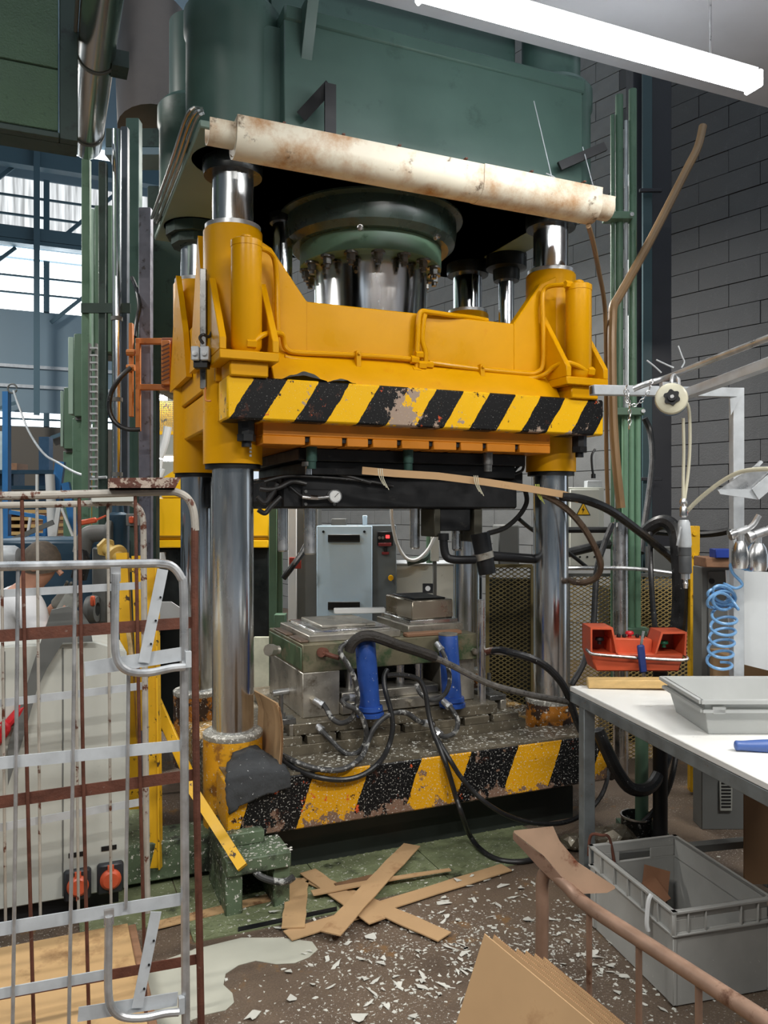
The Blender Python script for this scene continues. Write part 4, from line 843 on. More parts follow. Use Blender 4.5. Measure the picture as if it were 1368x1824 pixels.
for y in (840, 868, 905): P('shelf_beam', wbox(-40, 150, y - 3, y + 4, 15.9, .15), bluem, rk)
for i, (x, y, w) in enumerate(((22, 833, 8), (10, 865, 14), (50, 900, 26), (100, 900, 20))): P('stored_box', wbox(x - w, x + w, y - (8 if i == 0 else 26), y + 4, 16.05, .5), woodd if i == 0 else bluem, rk)
P('roller_shutter', wbox(-30, 9, 768, 860, 17, .1), M('pale_slats', ccol(170, 186, 190), .5, var=.1, scale=2, stretch=(.01, .01, 5)), rk)
# ---------------------------------------------------------------- tall posts, pipes, cabinets of the press column rack
def post(name, label, px, w, y0, y1, d, mat, t=.05, round_=False, tilt=0, cat='post'):
    a, b_ = W(px + tilt, y1, d), W(px, y0, d); q = MB()
    if round_: q.cyl(a, b_, w / 2, n=18)
    else: q.bar(a, b_, w, t, FWD)
    return tag(P(name, q, mat, None, 0 if round_ else .004), label, cat)
FY = lambda d: 912 + F * H / d
post('steel_post', 'thin green guard post nearest the hall windows', 154, .05, 285, FY(5.0), 5.0, grn2, .04)
post('steel_post', 'thin green guard post second from the hall windows', 184, .045, 290, FY(5.0), 5.0, grnd, .05)
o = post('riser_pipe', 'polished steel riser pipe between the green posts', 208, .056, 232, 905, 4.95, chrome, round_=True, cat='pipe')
for y in (568, 712, 845):
    c = W(208, y, 4.95); q = MB(); q.cyl(c - UP * .012, c + UP * .012, .036, n=16); P('pipe_joint', q, gryd, o)
post('steel_post', 'dark grey square post right beside the polished riser pipe', 223, .042, 228, FY(5.1), 5.1, M('slate_paint', ccol(66, 74, 84), .5), .05)
post('steel_post', 'wide dark green post rising to the crown', 239, .085, 215, FY(5.3), 5.3, grn, .08)
mott = M('mottled_angle', ccol(104, 104, 116), .5, .3, var=.16, scale=14, wear=(ccol(70, 66, 68), .62, 12, .06))
post('angle_post', 'mottled grey steel angle post carrying the orange bracket', 260, .075, 372, FY(5.0), 5.0, mott, .06)
q = MB(); q.bar(W(145, 549, 4.97), W(232, 549, 4.97), .02, .06); tag(P('cross_bracket', q, grnd), 'green flat cross bracket tying the thin posts together', 'bracket')
def hung_cabinet(label, x0, xm, x1, y0, y1, d):
    t = thing('wall_cabinet', label, 'cabinet', W((x0 + x1) / 2, y1, d))
    a = onY; q = MB(); h0 = W(xm, y0, d); 
    P('body', wbox(xm, x1, y0, y1, d, .35), grn2 if False else MATS.get('cab_green') or M('cab_green', ccol(84, 112, 90), .5, var=.08, scale=3), t, .008)
    q = wbox(xm - (xm - x0) * 1.0, xm, y0 + 6, y1 - 4, d + .05, .25); P('door', q, M('cab_lit_side', ccol(160, 182, 166), .5, var=.05) if 'cab_lit_side' not in MATS else MATS['cab_lit_side'], t, .006)  # the pale piece is the side face, its light put into the paint
    P('cable_gland_plate', wbox(xm + 3, x1 - 3, y1, y1 + 6, d + .05, .2), gryd, t)
    return t
for k_, (lab, a) in enumerate((('tall pale green cabinet hung highest beside the posts', (160, 168, 200, 365, 628, 5.6)), ('green wall cabinet hung at middle height left of the posts', (121, 131, 150, 594, 742, 6.6)), ('lowest green wall cabinet left of the thin posts', (107, 113, 133, 690, 800, 7.6)))):
    hung_cabinet(lab, *a)
    post('cabinet_leg', ('slim green leg under the highest pale cabinet', 'slim green leg under the middle cabinet', 'slim green leg under the lowest cabinet')[k_], a[1] + 10, .09, a[4] + 4, FY(a[5]), a[5] + .1, grn2, .06)
# cable ladder (chain)
cl_ = thing('cable_chain', 'grey open link cable chain hanging beside the green posts', 'cable chain', W(166, 860, 4.9))
for x in (160, 172): P('side_link', (lambda q: q.bar(W(x, 612, 4.9), W(x, 905, 4.9), .010, .03, FWD) or q)(MB()), gryd, cl_)
for k in range(22): P('rung', wbox(160, 172, 618 + k * 13, 621 + k * 13, 4.88, .02), galvl, cl_)
# orange guard bracket
ob = thing('orange_bracket', 'orange painted bracket frame with ribbed box on the angle post', 'bracket', W(270, 690, 4.6))
P('upright', wbox(241, 249, 603, 768, 4.85, .03), orab, ob, .003)
P('top_arm', wbox(241, 300, 602, 612, 4.85, .04), orab, ob, .003)
P('bottom_arm', wbox(241, 318, 684, 694, 4.85, .04), orab, ob, .003)
bx_ = P('ribbed_box', wbox(287, 331, 601, 690, 4.75, .2), M('brown_box', ccol(150, 88, 54), .55, var=.12), ob, .006)
P('rib_panel', wbox(287, 303, 606, 685, 4.72, .03), orab, bx_, .004)
for k in range(9): P('rib', (lambda q: q.bar(W(288, 618 + k * 7.5, 4.70), W(302, 612 + k * 7.5, 4.70), .006, .008) or q)(MB()), rustm, bx_)
P('rail', wbox(229, 236, 575, 742, 4.8, .03), orab, ob, .003)
for y in (628, 655): P('bolt', (lambda q: q.cyl(W(226, y, 4.78), W(240, y, 4.78), .02, n=8) or q)(MB()), orab, ob)
hose('black cable looping below the orange rail', [W(233, 655, 4.72), W(215, 672, 4.7), W(198, 700, 4.7), W(195, 730, 4.7), W(205, 752, 4.7), W(225, 764, 4.7), W(250, 765, 4.72)], .014, rub, cat='cable', name='cable')
hose('black twin cable hanging from the wide green post', [W(235, 495, 5.1), W(243, 515, 5.0), W(248, 545, 4.95), W(244, 570, 4.95), W(240, 600, 4.9)], .013, rub, cat='cable', name='cable')
ls = thing('limit_switch', 'grey limit switch block on a vertical steel rod beside the slide', 'switch', W(358, 650, 3.5))
P('rod', wbox(356, 367, 478, 692, 3.6, .025), nutm, ls, .002)
for x0, x1 in ((340, 354), (356, 372)): 
    s_ = P('switch_body', wbox(x0, x1, 616, 641, 3.5, .05), galvl, ls, .004)
    q = MB(); c = W((x0 + x1) / 2, 629, 3.495); q.cyl(c, c - FWD * .006, .011, n=14); P('switch_head', q, steelb, s_)
P('mount', wbox(344, 370, 640, 655, 3.52, .05), blk, ls, .003)
q = MB(); q.tube([W(362, 612, 3.5), W(356, 602, 3.5), W(362, 596, 3.5), W(372, 600, 3.52), W(378, 590, 3.55), W(384, 574, 3.6)], .007, 8); P('switch_cable', q, rub, ls)
q = MB(); q.tube([W(366, 690, 3.48), W(366, 712, 3.48), W(376, 714, 3.47)], .004, 6); P('trip_wire', q, orab, ls)
# ---------------------------------------------------------------- insulated duct, walkway panel and dark ductwork overhead
du = thing('steel_duct', 'shiny stainless clad pipe running overhead toward the hall windows', 'duct', (.25, 3.5, 3.87))
XD = .225; ZD = W(167, 280, 5.0).z + .03; RD = .088
q = MB(); q.lathe((XD, 5.25, ZD), [(0, 0), (RD * .9, 0), (RD, -.03), (RD, -1.0), (RD, -3.6), (0, -3.6)], 36, Vector((0, 1, 0))); P('cladding', q, stain, du)
for y in (5.02, 4.18, 3.3):
    q = MB(); q.lathe((XD, y, ZD), [(RD + .001, -.012), (RD + .006, -.01), (RD + .006, .01), (RD + .001, .012)], 36, Vector((0, 1, 0))); P('band', q, gryd, du)
q = MB(); q.cyl((XD - RD - .012, 5.2, ZD), (XD - RD - .012, 2.0, ZD), .01, n=10); P('conduit', q, gryd, du)
q = MB(); q.box(XD + .07, 4.12, ZD - .06, XD + .15, 4.24, ZD + .02); P('hanger', q, grnd, du)
treadm = M('tread_green', ccol(84, 110, 84), .5, var=.12, scale=5, bump=.9, bscale=110, wear=(ccol(60, 80, 62), .62, 40, .2))
YW = 4.0
wk_ = thing('walkway_panel', 'green tread-plate side of an overhead walkway at the top corner', 'walkway', onY(70, 240, YW))
z0, z1 = onY(100, 246, YW).z, 5.2; xr_ = onY(139, 200, YW).x; xi = onY(106, 200, YW).x
q = MB(); q.box(xi, YW, z0, xr_, YW + .05, z1); P('edge_frame', q, grnd, wk_, .004)
q = MB(); q.box(-2.2, YW, z0, xi, YW + .05, z0 + .03); P('bottom_frame', q, grnd, wk_, .004)
za = onY(60, 114, YW).z
for a, b_ in ((z0 + .036, za - .004), (za + .004, za + .42), (za + .43, 5.2)):
    q = MB(); q.box(-2.2, YW + .004, a, xi - .006, YW + .04, b_); P('tread_panel', q, treadm, wk_, .003)
q = MB(); q.box(-2.2, YW + .05, z0, xr_, YW + .18, z0 + .02); P('deck', q, grnd, wk_)
dk = thing('sheet_duct', 'dull brown-grey sheet metal duct elbow beside the crown', 'duct', W(280, 230, 6.2))
q = MB(); q.tube([W(272, 40, 6.3), W(272, 90, 6.2), W(272, 150, 6.1), W(276, 232, 6.0)], .27, 24, 4); P('elbow', q, M('dull_sheet', ccol(104, 94, 88), .38, .5, var=.2, scale=2), dk)
bz = thing('header_beam', 'dark teal header beam under the sheet duct', 'beam', W(260, 260, 5.6))
P('web', wbox(188, 300, 228, 262, 5.6, .1), grnd, bz, .004); P('flange', wbox(186, 302, 262, 276, 5.5, .25), clad, bz, .004)
# tank behind the press column
tk = thing('oil_tank', 'dark green oil tank box raised behind the rear column', 'tank', W(300, 700, 6.0)); 
P('shell', wbox(262, 420, 330, 690, 6.0, .8), grnd, tk, .01)
for x in (270, 410): P('tank_leg', wbox(x - 8, x + 8, 690, FY(6.3), 6.3, .1), grnd, tk)
# ---------------------------------------------------------------- yellow guard posts beside the press
gd = thing('guard_post', 'yellow angle-iron guard post with bent foot beside the press base', 'guard post', W(272, 1548, 3.55)); gd.location.z = 0
a = W(268, 1000, 3.62); b_ = W(274, 1546, 3.5); q = MB(); q.bar(a, b_, .006, .065, RIGHT); P('web', q, yelp, gd)
q = MB(); q.bar(a + RIGHT * .03 + FWD * .0, b_ + RIGHT * .03, .05, .006, RIGHT); P('flange', q, yelp, gd)
q = MB(); q.bar(W(276, 1245, 3.7), W(345, 1400, 3.6), .05, .02, FWD); P('brace', q, yelp, gd, .003)
gd = thing('guard_post', 'worn yellow post with rope behind the white roll cage', 'guard post', W(232, 1420, 3.9)); gd.location.z = 0
q = MB(); q.bar(W(218, 985, 4.0), W(240, 1440, 3.9), .055, .03, FWD); P('web', q, yelp, gd)
q = MB(); q.bar(W(244, 990, 3.95), W(254, 1300, 3.9), .045, .03, FWD); P('web', q, yelp, gd)
q = MB(); q.tube([W(228, 1120, 3.85), W(233, 1160, 3.85), W(236, 1200, 3.85)], .011, 8); P('rope', q, M('rope', ccol(206, 180, 130), .8, var=.2, scale=60), gd)
bb_ = thing('black_box', 'black machine box behind the yellow guard with pale sheet on top', 'machine', W(300, 1240, 5.2)); bb_.location.z = 0
P('box', wbox(262, 335, 1115, FY(5.2) - 60, 5.2, .5), blkd, bb_, .01); P('sheet', (lambda q: q.prism([W(x, y, 5.1) for x, y in ((274, 1112), (335, 1112), (335, 1092), (305, 1072), (282, 1072))], FWD * .01) or q)(MB()), whi, bb_)
# ---------------------------------------------------------------- yellow machine in the background
ym = thing('yellow_machine', 'bright yellow machine with black base seen behind the press columns', 'machine', W(380, 980, 9)); ym.location.z = 0
P('cover', wbox(268, 480, 886, 962, 9, 1.0), yelm, ym, .02); P('lower_cover', wbox(270, 478, 962, 976, 8.98, 1.0), yelm, ym, .01)
P('seam', wbox(268, 480, 954, 956, 8.97, .02), M('seam_brown', ccol(150, 110, 10), .5), ym)
P('base', wbox(272, 480, 976, FY(9), 9.1, .9), blkd, ym, .02)
P('controller', wbox(274, 287, 985, 1010, 8.9, .2), whi, ym)
P('upper_cover', wbox(446, 480, 866, 890, 9.05, .6), yelm, ym, .01)
P('hood', (lambda q: q.prism([W(x, y, 9) for x, y in ((288, 852), (310, 838), (322, 838), (322, 886), (288, 886))], FWD * .3) or q)(MB()), yelm, ym)
mg = thing('mesh_guard', 'yellow wire mesh guard high behind the press beside strip lamps', 'guard', W(290, 770, 10))
for k in range(14): P('wire', wbox(268 + k * 3.4, 269 + k * 3.4, 715, 768, 10, .01), yelp, mg)
for k in range(15): P('wire', wbox(268, 314, 715 + k * 3.6, 716 + k * 3.6, 10, .01), yelp, mg)
P('frame_rail', wbox(268, 316, 768, 774, 9.98, .05), yelm, mg)
P('backing', wbox(262, 330, 700, 900, 11.5, .1), whs, mg)
for k_, (x0, x1, y, d) in enumerate(((268, 296, 708, 9.8), (268, 310, 817, 9.8))):
    t = thing('strip_lamp', ('lit strip lamp above the yellow mesh guard', 'lit strip lamp above the yellow machine')[k_], 'lamp', W((x0 + x1) / 2, y, d))
    P('tube', wbox(x0, x1, y - 4, y + 4, d, .06), lampm, t); P('housing', wbox(x0, x1, y - 7, y - 4, d, .08), whi, t)
q = MB(); q.tube([W(286, 818, 8.5), W(281, 855, 8.5), W(290, 835, 8.5)], .03, 8); q.tube([W(299, 760, 8.5), W(293, 790, 8.5), W(284, 815, 8.5)], .045, 10)
tag(P('robot_arm', q, whi), 'small white robot wrist hanging in front of the background machine', 'robot')
# ================================================================ OVERHEAD AND RIGHT SIDE
# ---------------------------------------------------------------- cream gutter hung under the crown
gt = thing('drip_gutter', 'long stained cream plastic gutter hung in front of the crown', 'gutter', (1.6, 3.25, 3.1))
def gutter_seg(x0, x1, yc, zt, w, h, t=.006, n=10, tilt=-.008):
    q = MB(); prof = []
    for k in range(n + 1):
        a = math.pi * k / n; prof.append((-math.cos(a) * w / 2, -h * .45 - math.sin(a) * h * .55))
    prof = [(-w / 2 - .004, 0), (-w / 2, -h * .12)] + prof + [(w / 2, -h * .12), (w / 2 + .004, 0)]
    inn = [(p[0] * .9, p[1] * .93) for p in prof]
    full = prof + inn[::-1]; m = len(full)
    for x in (x0, x1):
        q.v += [(x, yc + a_, zt + b_ + (x - x0) * tilt) for a_, b_ in full]
    for i in range(m): q.f.append((i, (i + 1) % m, m + (i + 1) % m, m + i))
    mm = len(prof)
    for o in (0, m):
        for i in range(mm - 1): q.f.append((o + i, o + i + 1, o + m - 2 - i, o + m - 1 - i))
    return q
P('trough', gutter_seg(.705, 1.86, 3.26, 3.245, .16, .145), cream, gt)
P('trough', gutter_seg(1.84, 2.50, 3.26, 3.238, .168, .15), cream, gt)
P('end_piece', gutter_seg(2.49, 2.60, 3.265, 3.215, .12, .10), cream, gt)
P('spout', gutter_seg(.60, .715, 3.26, 3.225, .11, .085), cream, gt)
q = MB(); q.prism([(.705, 3.18, 3.243), (.705, 3.34, 3.243), (.705, 3.33, 3.15), (.705, 3.26, 3.105), (.705, 3.19, 3.15)], (.006, 0, 0)); P('end_plate', q, cream, gt)
for x in (.9, 1.16, 1.42, 1.75, 2.1, 2.4):
    q = MB(); q.bar((x, 3.18, 3.25), (x, 3.34, 3.25), .012, .006); P('strap', q, rustm, gt)
q = MB(); q.bar((1.57, 3.30, 3.258), (2.0, 3.30, 3.25), .02, .02); P('batten', q, gryd, gt)
for (x, y, a, b_) in ((951, 180, 985, 325), (1038, 262, 1062, 352)):
    q = MB(); q.tube([onY(x, y, 3.4), onY((x + a) / 2, (y + b_) / 2, 3.33), onY(a, b_, 3.27)], .0025, 5); P('hanging_wire', q, galvl, gt)
c = onY(982, 318, 3.26); q = MB(); q.tube([c + Vector((-.03, 0, .02)), c + Vector((0, -.02, 0)), c + Vector((.03, 0, -.01)), c + Vector((.0, .02, -.05)), c + Vector((-.01, 0, .01))], .003, 5); P('wire_knot', q, galvl, gt)
hose('thin brown drain hose from the gutter end down to the brown pipe', [onY(1048, 402, 3.26), W(1056, 430, 4.2), W(1066, 480, 4.5), W(1076, 535, 4.8), W(1079, 600, 4.95), W(1080, 800, 4.95), W(1083, 900, 4.95)], .013, brnp)
hose('bent brown oil pipe dropping from the ceiling beside the green pipes', [W(1252, 225, 5.6), W(1243, 262, 5.54), W(1222, 304, 5.45), W(1160, 425, 5.2), W(1105, 524, 5.0), W(1093, 545, 4.94), W(1091, 570, 4.92), W(1090, 620, 4.9), W(1092, 740, 4.88), W(1098, 830, 4.86), W(1106, 905, 4.85)], .028, brnp, cat='pipe', name='pipe')
# ---------------------------------------------------------------- deck overhead, with the lit luminaire
q = MB(); q.box(.9, 1.2, 3.98, 5.9, 3.38, 4.06); dk_ = P('ceiling', q, M('deck_underside', ccol(186, 189, 196), .6, var=.08, scale=2), None); struct(dk_)
def luminaire(label, x0, x1, y, z, mat, ceil=None):
    t = thing('luminaire', label, 'lamp', ((x0 + x1) / 2, y, z))
    def prof(k, h0, h1, w): return [(k, y - w, h0), (k, y + w, h0), (k, y + w * .9, h1), (k, y - w * .9, h1)]
    q = MB(); q.prism([(x0, y - .046, z + .02), (x0, y - .046, z - .012), (x0, y - .034, z - .036), (x0, y, z - .045), (x0, y + .034, z - .036), (x0, y + .046, z - .012), (x0, y + .046, z + .02)], (x1 - x0, 0, 0)); P('diffuser', q, mat, t)
    q = MB(); q.box(x0, y - .03, z + .02, x1, y + .03, z + .045); P('housing', q, whi, t, .004)
    for x in (x0, x1):
        q = MB(); q.box(x - .012, y - .049, z - .046, x + .012, y + .049, z + .031); P('end_cap', q, mat, t, .01)
    for x in (x0 + .25, x1 - .25):
        q = MB(); q.cyl((x, y, z + .03), (x, y, ceil or z + .5), .006, n=6); P('hanger', q, galv, t)
    return t
luminaire('bright lit strip luminaire hanging at the upper edge', 1.25, 2.86, 2.6, 3.545, lampm, 3.99)
# ---------------------------------------------------------------- building column and wall items
q = MB(); bc = thing('steel_column', 'dark teal steel building column standing at the block wall', 'column', W(1160, 1250, 6.5)); bc.location.z = 0
def up(name, par, x0, x1, y0, y1, d, dep, mat, bev=.003): return P(name, wbox(x0, x1, y0, y1, d, dep), mat, par, bev)
teal = M('teal_paint', ccol(54, 78, 84), .5, var=.1, scale=3)
darkc = M('dark_column_paint', ccol(42, 43, 50), .5, var=.1, scale=3)
up('flange', bc, 1145, 1162, -420, FY(6.4), 6.4, .03, teal); up('web', bc, 1128, 1147, -420, FY(6.5), 6.5, .2, darkc); up('web', bc, 1160, 1196, -420, FY(6.5), 6.5, .25, darkc)
for y in (335, 850): up('pipe_clip', bc, 1140, 1180, y, y + 6, 6.35, .03, darkc)
cb = thing('conduit', 'black conduit with pale back strip beside the column', 'conduit', W(1125, 1200, 6.1)); up('strip', cb, 1119, 1131, 310, 1180, 6.2, .04, galvl); up('cover', cb, 1119, 1130, 330, 460, 6.15, .04, blk); up('cover', cb, 1118, 1132, 505, 560, 6.15, .04, blk)
gp_ = thing('pipe_bundle', 'bundle of upright green hydraulic pipes with clamp plates', 'pipe bundle', W(1115, 1130, 5.2))
for px, w, y0, y1 in ((1091, .026, 205, 1240), (1103, .05, 170, 930), (1115, .022, 215, 740), (1127, .052, 160, 930)):
    q = MB(); q.cyl(W(px, y1, 5.2), W(px, y0, 5.2), w / 2, n=18); P('pipe', q, grn2 if px != 1115 else galvl, gp_)
for px in (1113, 1124.5, 1136):
    q = MB(); q.cyl(W(px, 1126, 5.12), W(px, 735, 5.12), .0195, n=16); P('pipe', q, M('pale_green', ccol(118, 158, 130), .4, var=.06) if 'pale_green' not in MATS else MATS['pale_green'], gp_)
for x0, x1, y0, y1, d in ((1080, 1128, 376, 389, 5.12), (1083, 1148, 726, 739, 5.05), (1105, 1158, 1120, 1133, 5.05)):
    o = up('clamp_plate', gp_, x0, x1, y0, y1, d, .1, MATS['foot_green'] if False else grn2)
    for x in (x0 + 5, x1 - 3): q = MB(); c = W(x, (y0 + y1) / 2, d); q.cyl(c, c - FWD * .012, .014, n=6); P('bolt', q, galv, o)
q = MB(); q.cyl(W(1106, FY(4.95), 4.95), W(1105, 930, 4.95), .046, n=28); tag(P('steel_post', q, steelb), 'shiny round steel post in front of the green pipes', 'post')
wc = thing('wall_cabinet', 'white electrical cabinet with yellow warning triangle', 'cabinet', W(1045, 1015, 6.2))
up('body', wc, 1012, 1076, 868, 1012, 6.2, .2, whs); up('door', wc, 1016, 1068, 872, 1008, 6.17, .03, whs)
up('top_rail', wc, 1046, 1072, 856, 868, 6.22, .1, galvl)
tri = [W(1026, 918, 6.165), W(1052, 918, 6.165), W(1039, 893, 6.165)]
q = MB(); q.prism(tri, FWD * .004); sg = P('warning_triangle', q, blk, wc)
cen = (tri[0] + tri[1] + tri[2]) / 3
q = MB(); q.prism([cen + (p - cen) * .82 - FWD * .002 for p in tri], FWD * .003); P('warning_face', q, yelm, sg)
q = MB(); zz = lambda x, y: W(x, y, 6.157); q.prism([zz(1040.5, 900), zz(1036.5, 908.5), zz(1039, 908.5), zz(1037.5, 915), zz(1041.5, 906.5), zz(1039, 906.5)], FWD * .002); P('bolt_symbol', q, blk, sg)
for k in range(4): q = MB(); c = W(1020 + k * 13, 992, 6.165); q.cyl(c, c - FWD * .004, .008, n=8); P('vent_hole', q, blk, wc)
ub = thing('junction_box', 'pale junction box on a pole behind the mould', 'box', W(790, 985, 6.0)); up('box', ub, 768, 782, 945, 1000, 6.0, .08, whs); up('pole', ub, 771, 778, 1000, FY(6.05), 6.05, .04, gryd)
lb = thing('low_cabinet', 'low white cabinet against the block wall behind the mould', 'cabinet', W(760, 1100, 6.6)); up('body', lb, 706, 830, 1005, FY(6.6), 6.6, .4, whs); up('edge', lb, 706, 830, 1003, 1006, 6.58, .42, galvl)
g_ = thing('pipe_bundle', 'slim green pipes on the block wall behind the mould', 'pipe bundle', W(765, 1000, 6.5))
for px in (763, 770): q = MB(); q.cyl(W(px, 1003, 6.5), W(px, 880, 6.5), .018, n=10); P('pipe', q, grn2, g_)
q = MB(); q.tube([W(763, 985, 6.45), W(755, 995, 6.4), W(740, 998, 6.4), W(725, 1002, 6.4)], .03, 10); P('elbow', q, grnd, g_)
# ---------------------------------------------------------------- machines seen between the columns
tc_ = thing('heater_cabinet', 'pale blue-grey heater cabinet with vent grilles and red display', 'cabinet', W(630, 1095, 6.5)); tc_.location.z = 0
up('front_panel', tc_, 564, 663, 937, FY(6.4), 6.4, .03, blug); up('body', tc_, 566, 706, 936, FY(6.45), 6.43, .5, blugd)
for y0, y1 in ((952, 966), (1072, 1087)):
    g2 = up('vent_grille', tc_, 584, 641, y0, y1, 6.39, .012, gryd)
    for k in range(5): P('louvre', wbox(584, 641, y0 + 1 + k * (y1 - y0 - 2) / 5, y0 + 2.4 + k * (y1 - y0 - 2) / 5, 6.38, .012), blk, g2)
for x in (576, 649): q = MB(); c = W(x, 947, 6.4); q.cyl(c, c - FWD * .008, .01, n=10); P('lock', q, blk, tc_)
cp = up('control_face', tc_, 672, 700, 947, 972, 6.41, .02, blk)
up('display', cp, 687, 694, 953, 959, 6.40, .01, emission('red_display', (1, .05, .05), 2.0)); 
for x in (676, 682): q = MB(); c = W(x, 958, 6.41); q.cyl(c, c - FWD * .01, .012, n=10); P('knob', q, gryd, cp)
up('red_label', tc_, 674, 697, 967, 973, 6.40, .02, M('dark_red', ccol(120, 40, 44), .5)); up('red_label', tc_, 680, 693, 983, 988, 6.41, .02, MATS['dark_red']); up('badge', tc_, 684, 690, 975, 983, 6.41, .02, blk)
q = MB(); c = W(696, 1029, 6.41); q.cyl(c, c - FWD * .03, .022, n=14); q.obox(c - FWD * .035, RIGHT * .007, FWD * .01, UP * .022); P('main_switch', q, yelm, tc_)
up('eye_tab', tc_, 646, 654, 918, 938, 6.5, .03, blug); up('fan_box', tc_, 590, 616, 924, 937, 6.6, .2, gryd)
dc = thing('dark_cabinet', 'dark grey cabinet with white edge left of the heater cabinet', 'cabinet', W(545, 1090, 6.3)); dc.location.z = 0
up('body', dc, 527, 566, 905, FY(6.5), 6.5, .4, gryd); up('edge_post', dc, 513, 528, 905, FY(6.4), 6.45, .1, whi); up('red_plate', dc, 515, 536, 993, 1013, 6.3, .03, M('dull_red', ccol(150, 52, 40), .5))
gpst = thing('green_post', 'light green steel post behind the mould beside the left columns', 'post', W(492, 1100, 5.9)); gpst.location.z = 0
up('web', gpst, 479, 493, 905, FY(5.9), 5.9, .08, grn2); up('flange', gpst, 493, 503, 905, FY(5.9), 5.93, .02, grn2); up('foot_box', gpst, 488, 508, 1095, 1140, 5.7, .1, grn2)
hose('black hose sloping between the green post and dark cabinet', [W(505, 1030, 5.7), W(520, 1010, 5.7), W(538, 985, 5.8), W(548, 965, 5.9)], .022, rub)
wl = thing('light_wall_panel', 'pale painted panel low behind the mould and left column', 'panel', W(466, 1240, 7.5)); up('panel', wl, 452, 482, 1135, FY(7.5), 7.5, .05, M('pale_paint', ccol(196, 198, 178), .6))
hc2 = thing('white_profile', 'white plastic profile lying across the lower mould', 'profile', (1.66, 4.2, 1.06))
q = MB(); q.bar((1.50, 4.28, 1.09), (1.78, 4.20, 1.09), .05, .03); P('profile', q, whi, hc2, .004)
# ---------------------------------------------------------------- expanded metal guards
def expanded(label, px0, px1, py0, py1, d, mat, frame, dw=.044, dh=.0135):
    t = thing('mesh_guard', label, 'guard', W((px0 + px1) / 2, py1, d))
    a = W(px0, py1, d); w = (px1 - px0) / F * d; h = (py1 - py0) / F * d; q = MB()
    nx = int(w / dw * 2); nz = int(h / dh); th = .0036
    for r_ in range(nz):
        z0 = r_ * dh
        for i in range(nx):
            s0 = (i % 2); x0_ = i * dw / 2; x1_ = (i + 1) * dw / 2
            za_, zb_ = (z0, z0 + dh) if (s0 + 0) % 2 == 0 else (z0 + dh, z0)
            if r_ % 2: za_, zb_ = zb_ , za_
            if r_ % 2: pass
            p = a + RIGHT * x0_ + UP * za_; e = a + RIGHT * x1_ + UP * zb_; dv = UP * th
            q.add([p - dv, e - dv, e + dv, p + dv, p - dv + FWD * .004, e - dv + FWD * .004, e + dv + FWD * .004, p + dv + FWD * .004], [(0, 1, 2, 3), (4, 7, 6, 5), (3, 2, 6, 7), (0, 4, 5, 1)])
    o = P('mesh', q, mat, t, smooth=False); o['kind'] = 'stuff'
    for (x0, y0, x1, y1) in ((px0, py0, px1, py0), (px0, py1, px1, py1), (px0, py0, px0, py1), (px1, py0, px1, py1)):
        q = MB(); q.bar(W(x0, y0, d - .01), W(x1, y1, d - .01), .02, .022, FWD if x0 == x1 else UP); P('frame_bar', q, frame, t)
    return t
meshd = M('mesh_dark', ccol(120, 108, 70), .5, .3, var=.2, scale=5)
meshy = M('mesh_ochre', ccol(176, 152, 96), .5, .2, var=.2, scale=3)
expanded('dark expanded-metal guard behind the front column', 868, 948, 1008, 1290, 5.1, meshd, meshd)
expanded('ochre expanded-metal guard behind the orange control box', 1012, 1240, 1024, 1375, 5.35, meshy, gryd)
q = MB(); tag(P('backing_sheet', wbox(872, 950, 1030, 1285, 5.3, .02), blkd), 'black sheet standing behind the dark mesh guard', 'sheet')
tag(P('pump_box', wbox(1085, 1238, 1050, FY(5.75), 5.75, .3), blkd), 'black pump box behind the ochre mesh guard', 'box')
tag(P('valve_box', wbox(1165, 1225, 975, 1050, 6.0, .2), gryd), 'grey valve box standing above the black pump box', 'box')
tag(P('machine_box', wbox(888, 925, 935, 1010, 5.4, .3), gryd, None, .01), 'grey box above the dark mesh guard behind the column', 'box')
yp_ = thing('guard_post', 'yellow perforated post at the end of the ochre mesh guard', 'guard post', W(1238, 1380, 4.6)); up('post', yp_, 1230, 1247, 937, FY(4.7), 4.65, .05, yelp)
for y in (950, 990, 1060): q = MB(); c = W(1237, y, 4.65); q.cyl(c, c - FWD * .01, .014, n=8); P('bolt', q, yelm, yp_)
q = MB(); q.tube([W(1012, 1012, 4.8), W(1060, 1012, 4.8), W(1130, 1013, 4.75), W(1205, 1022, 4.7)], .012, 8); tag(P('rail', q, galv), 'thin bright rail along the top of the ochre mesh guard', 'rail')
q = MB(); q.tube([W(1010, 944, 5.3), W(1080, 944, 5.25), W(1150, 946, 5.1), W(1240, 952, 4.8), W(1300, 945, 4.6), W(1312, 930, 4.6)], .02, 8); tag(P('rail', q, blk), 'dark horizontal tube rail above the mesh guard', 'rail')
hose('thick black hose bundle draped over the dark rail', [W(1150, 950, 4.9), W(1165, 936, 4.85), W(1185, 930, 4.8), W(1202, 945, 4.75), W(1208, 985, 4.7), W(1211, 1060, 4.7), W(1206, 1130, 4.7)], .045, rub)
hose('slim black cable hanging over the rail in front of the mesh', [W(1158, 950, 4.8), W(1159, 1010, 4.65), W(1163, 1080, 4.6), W(1169, 1140, 4.55)], .016, rub, cat='cable', name='cable')
hose('black hose rising behind the green pipes', [W(1142, 985, 5.3), W(1148, 935, 5.4), W(1156, 880, 5.5), W(1162, 820, 5.6), W(1158, 770, 5.7), W(1148, 745, 5.7)], .022, rub)
hose('dark hose crossing low from the front column to the mesh', [W(1012, 985, 5.2), W(1040, 978, 5.2), W(1075, 970, 5.2), W(1100, 968, 5.25)], .03, rub)
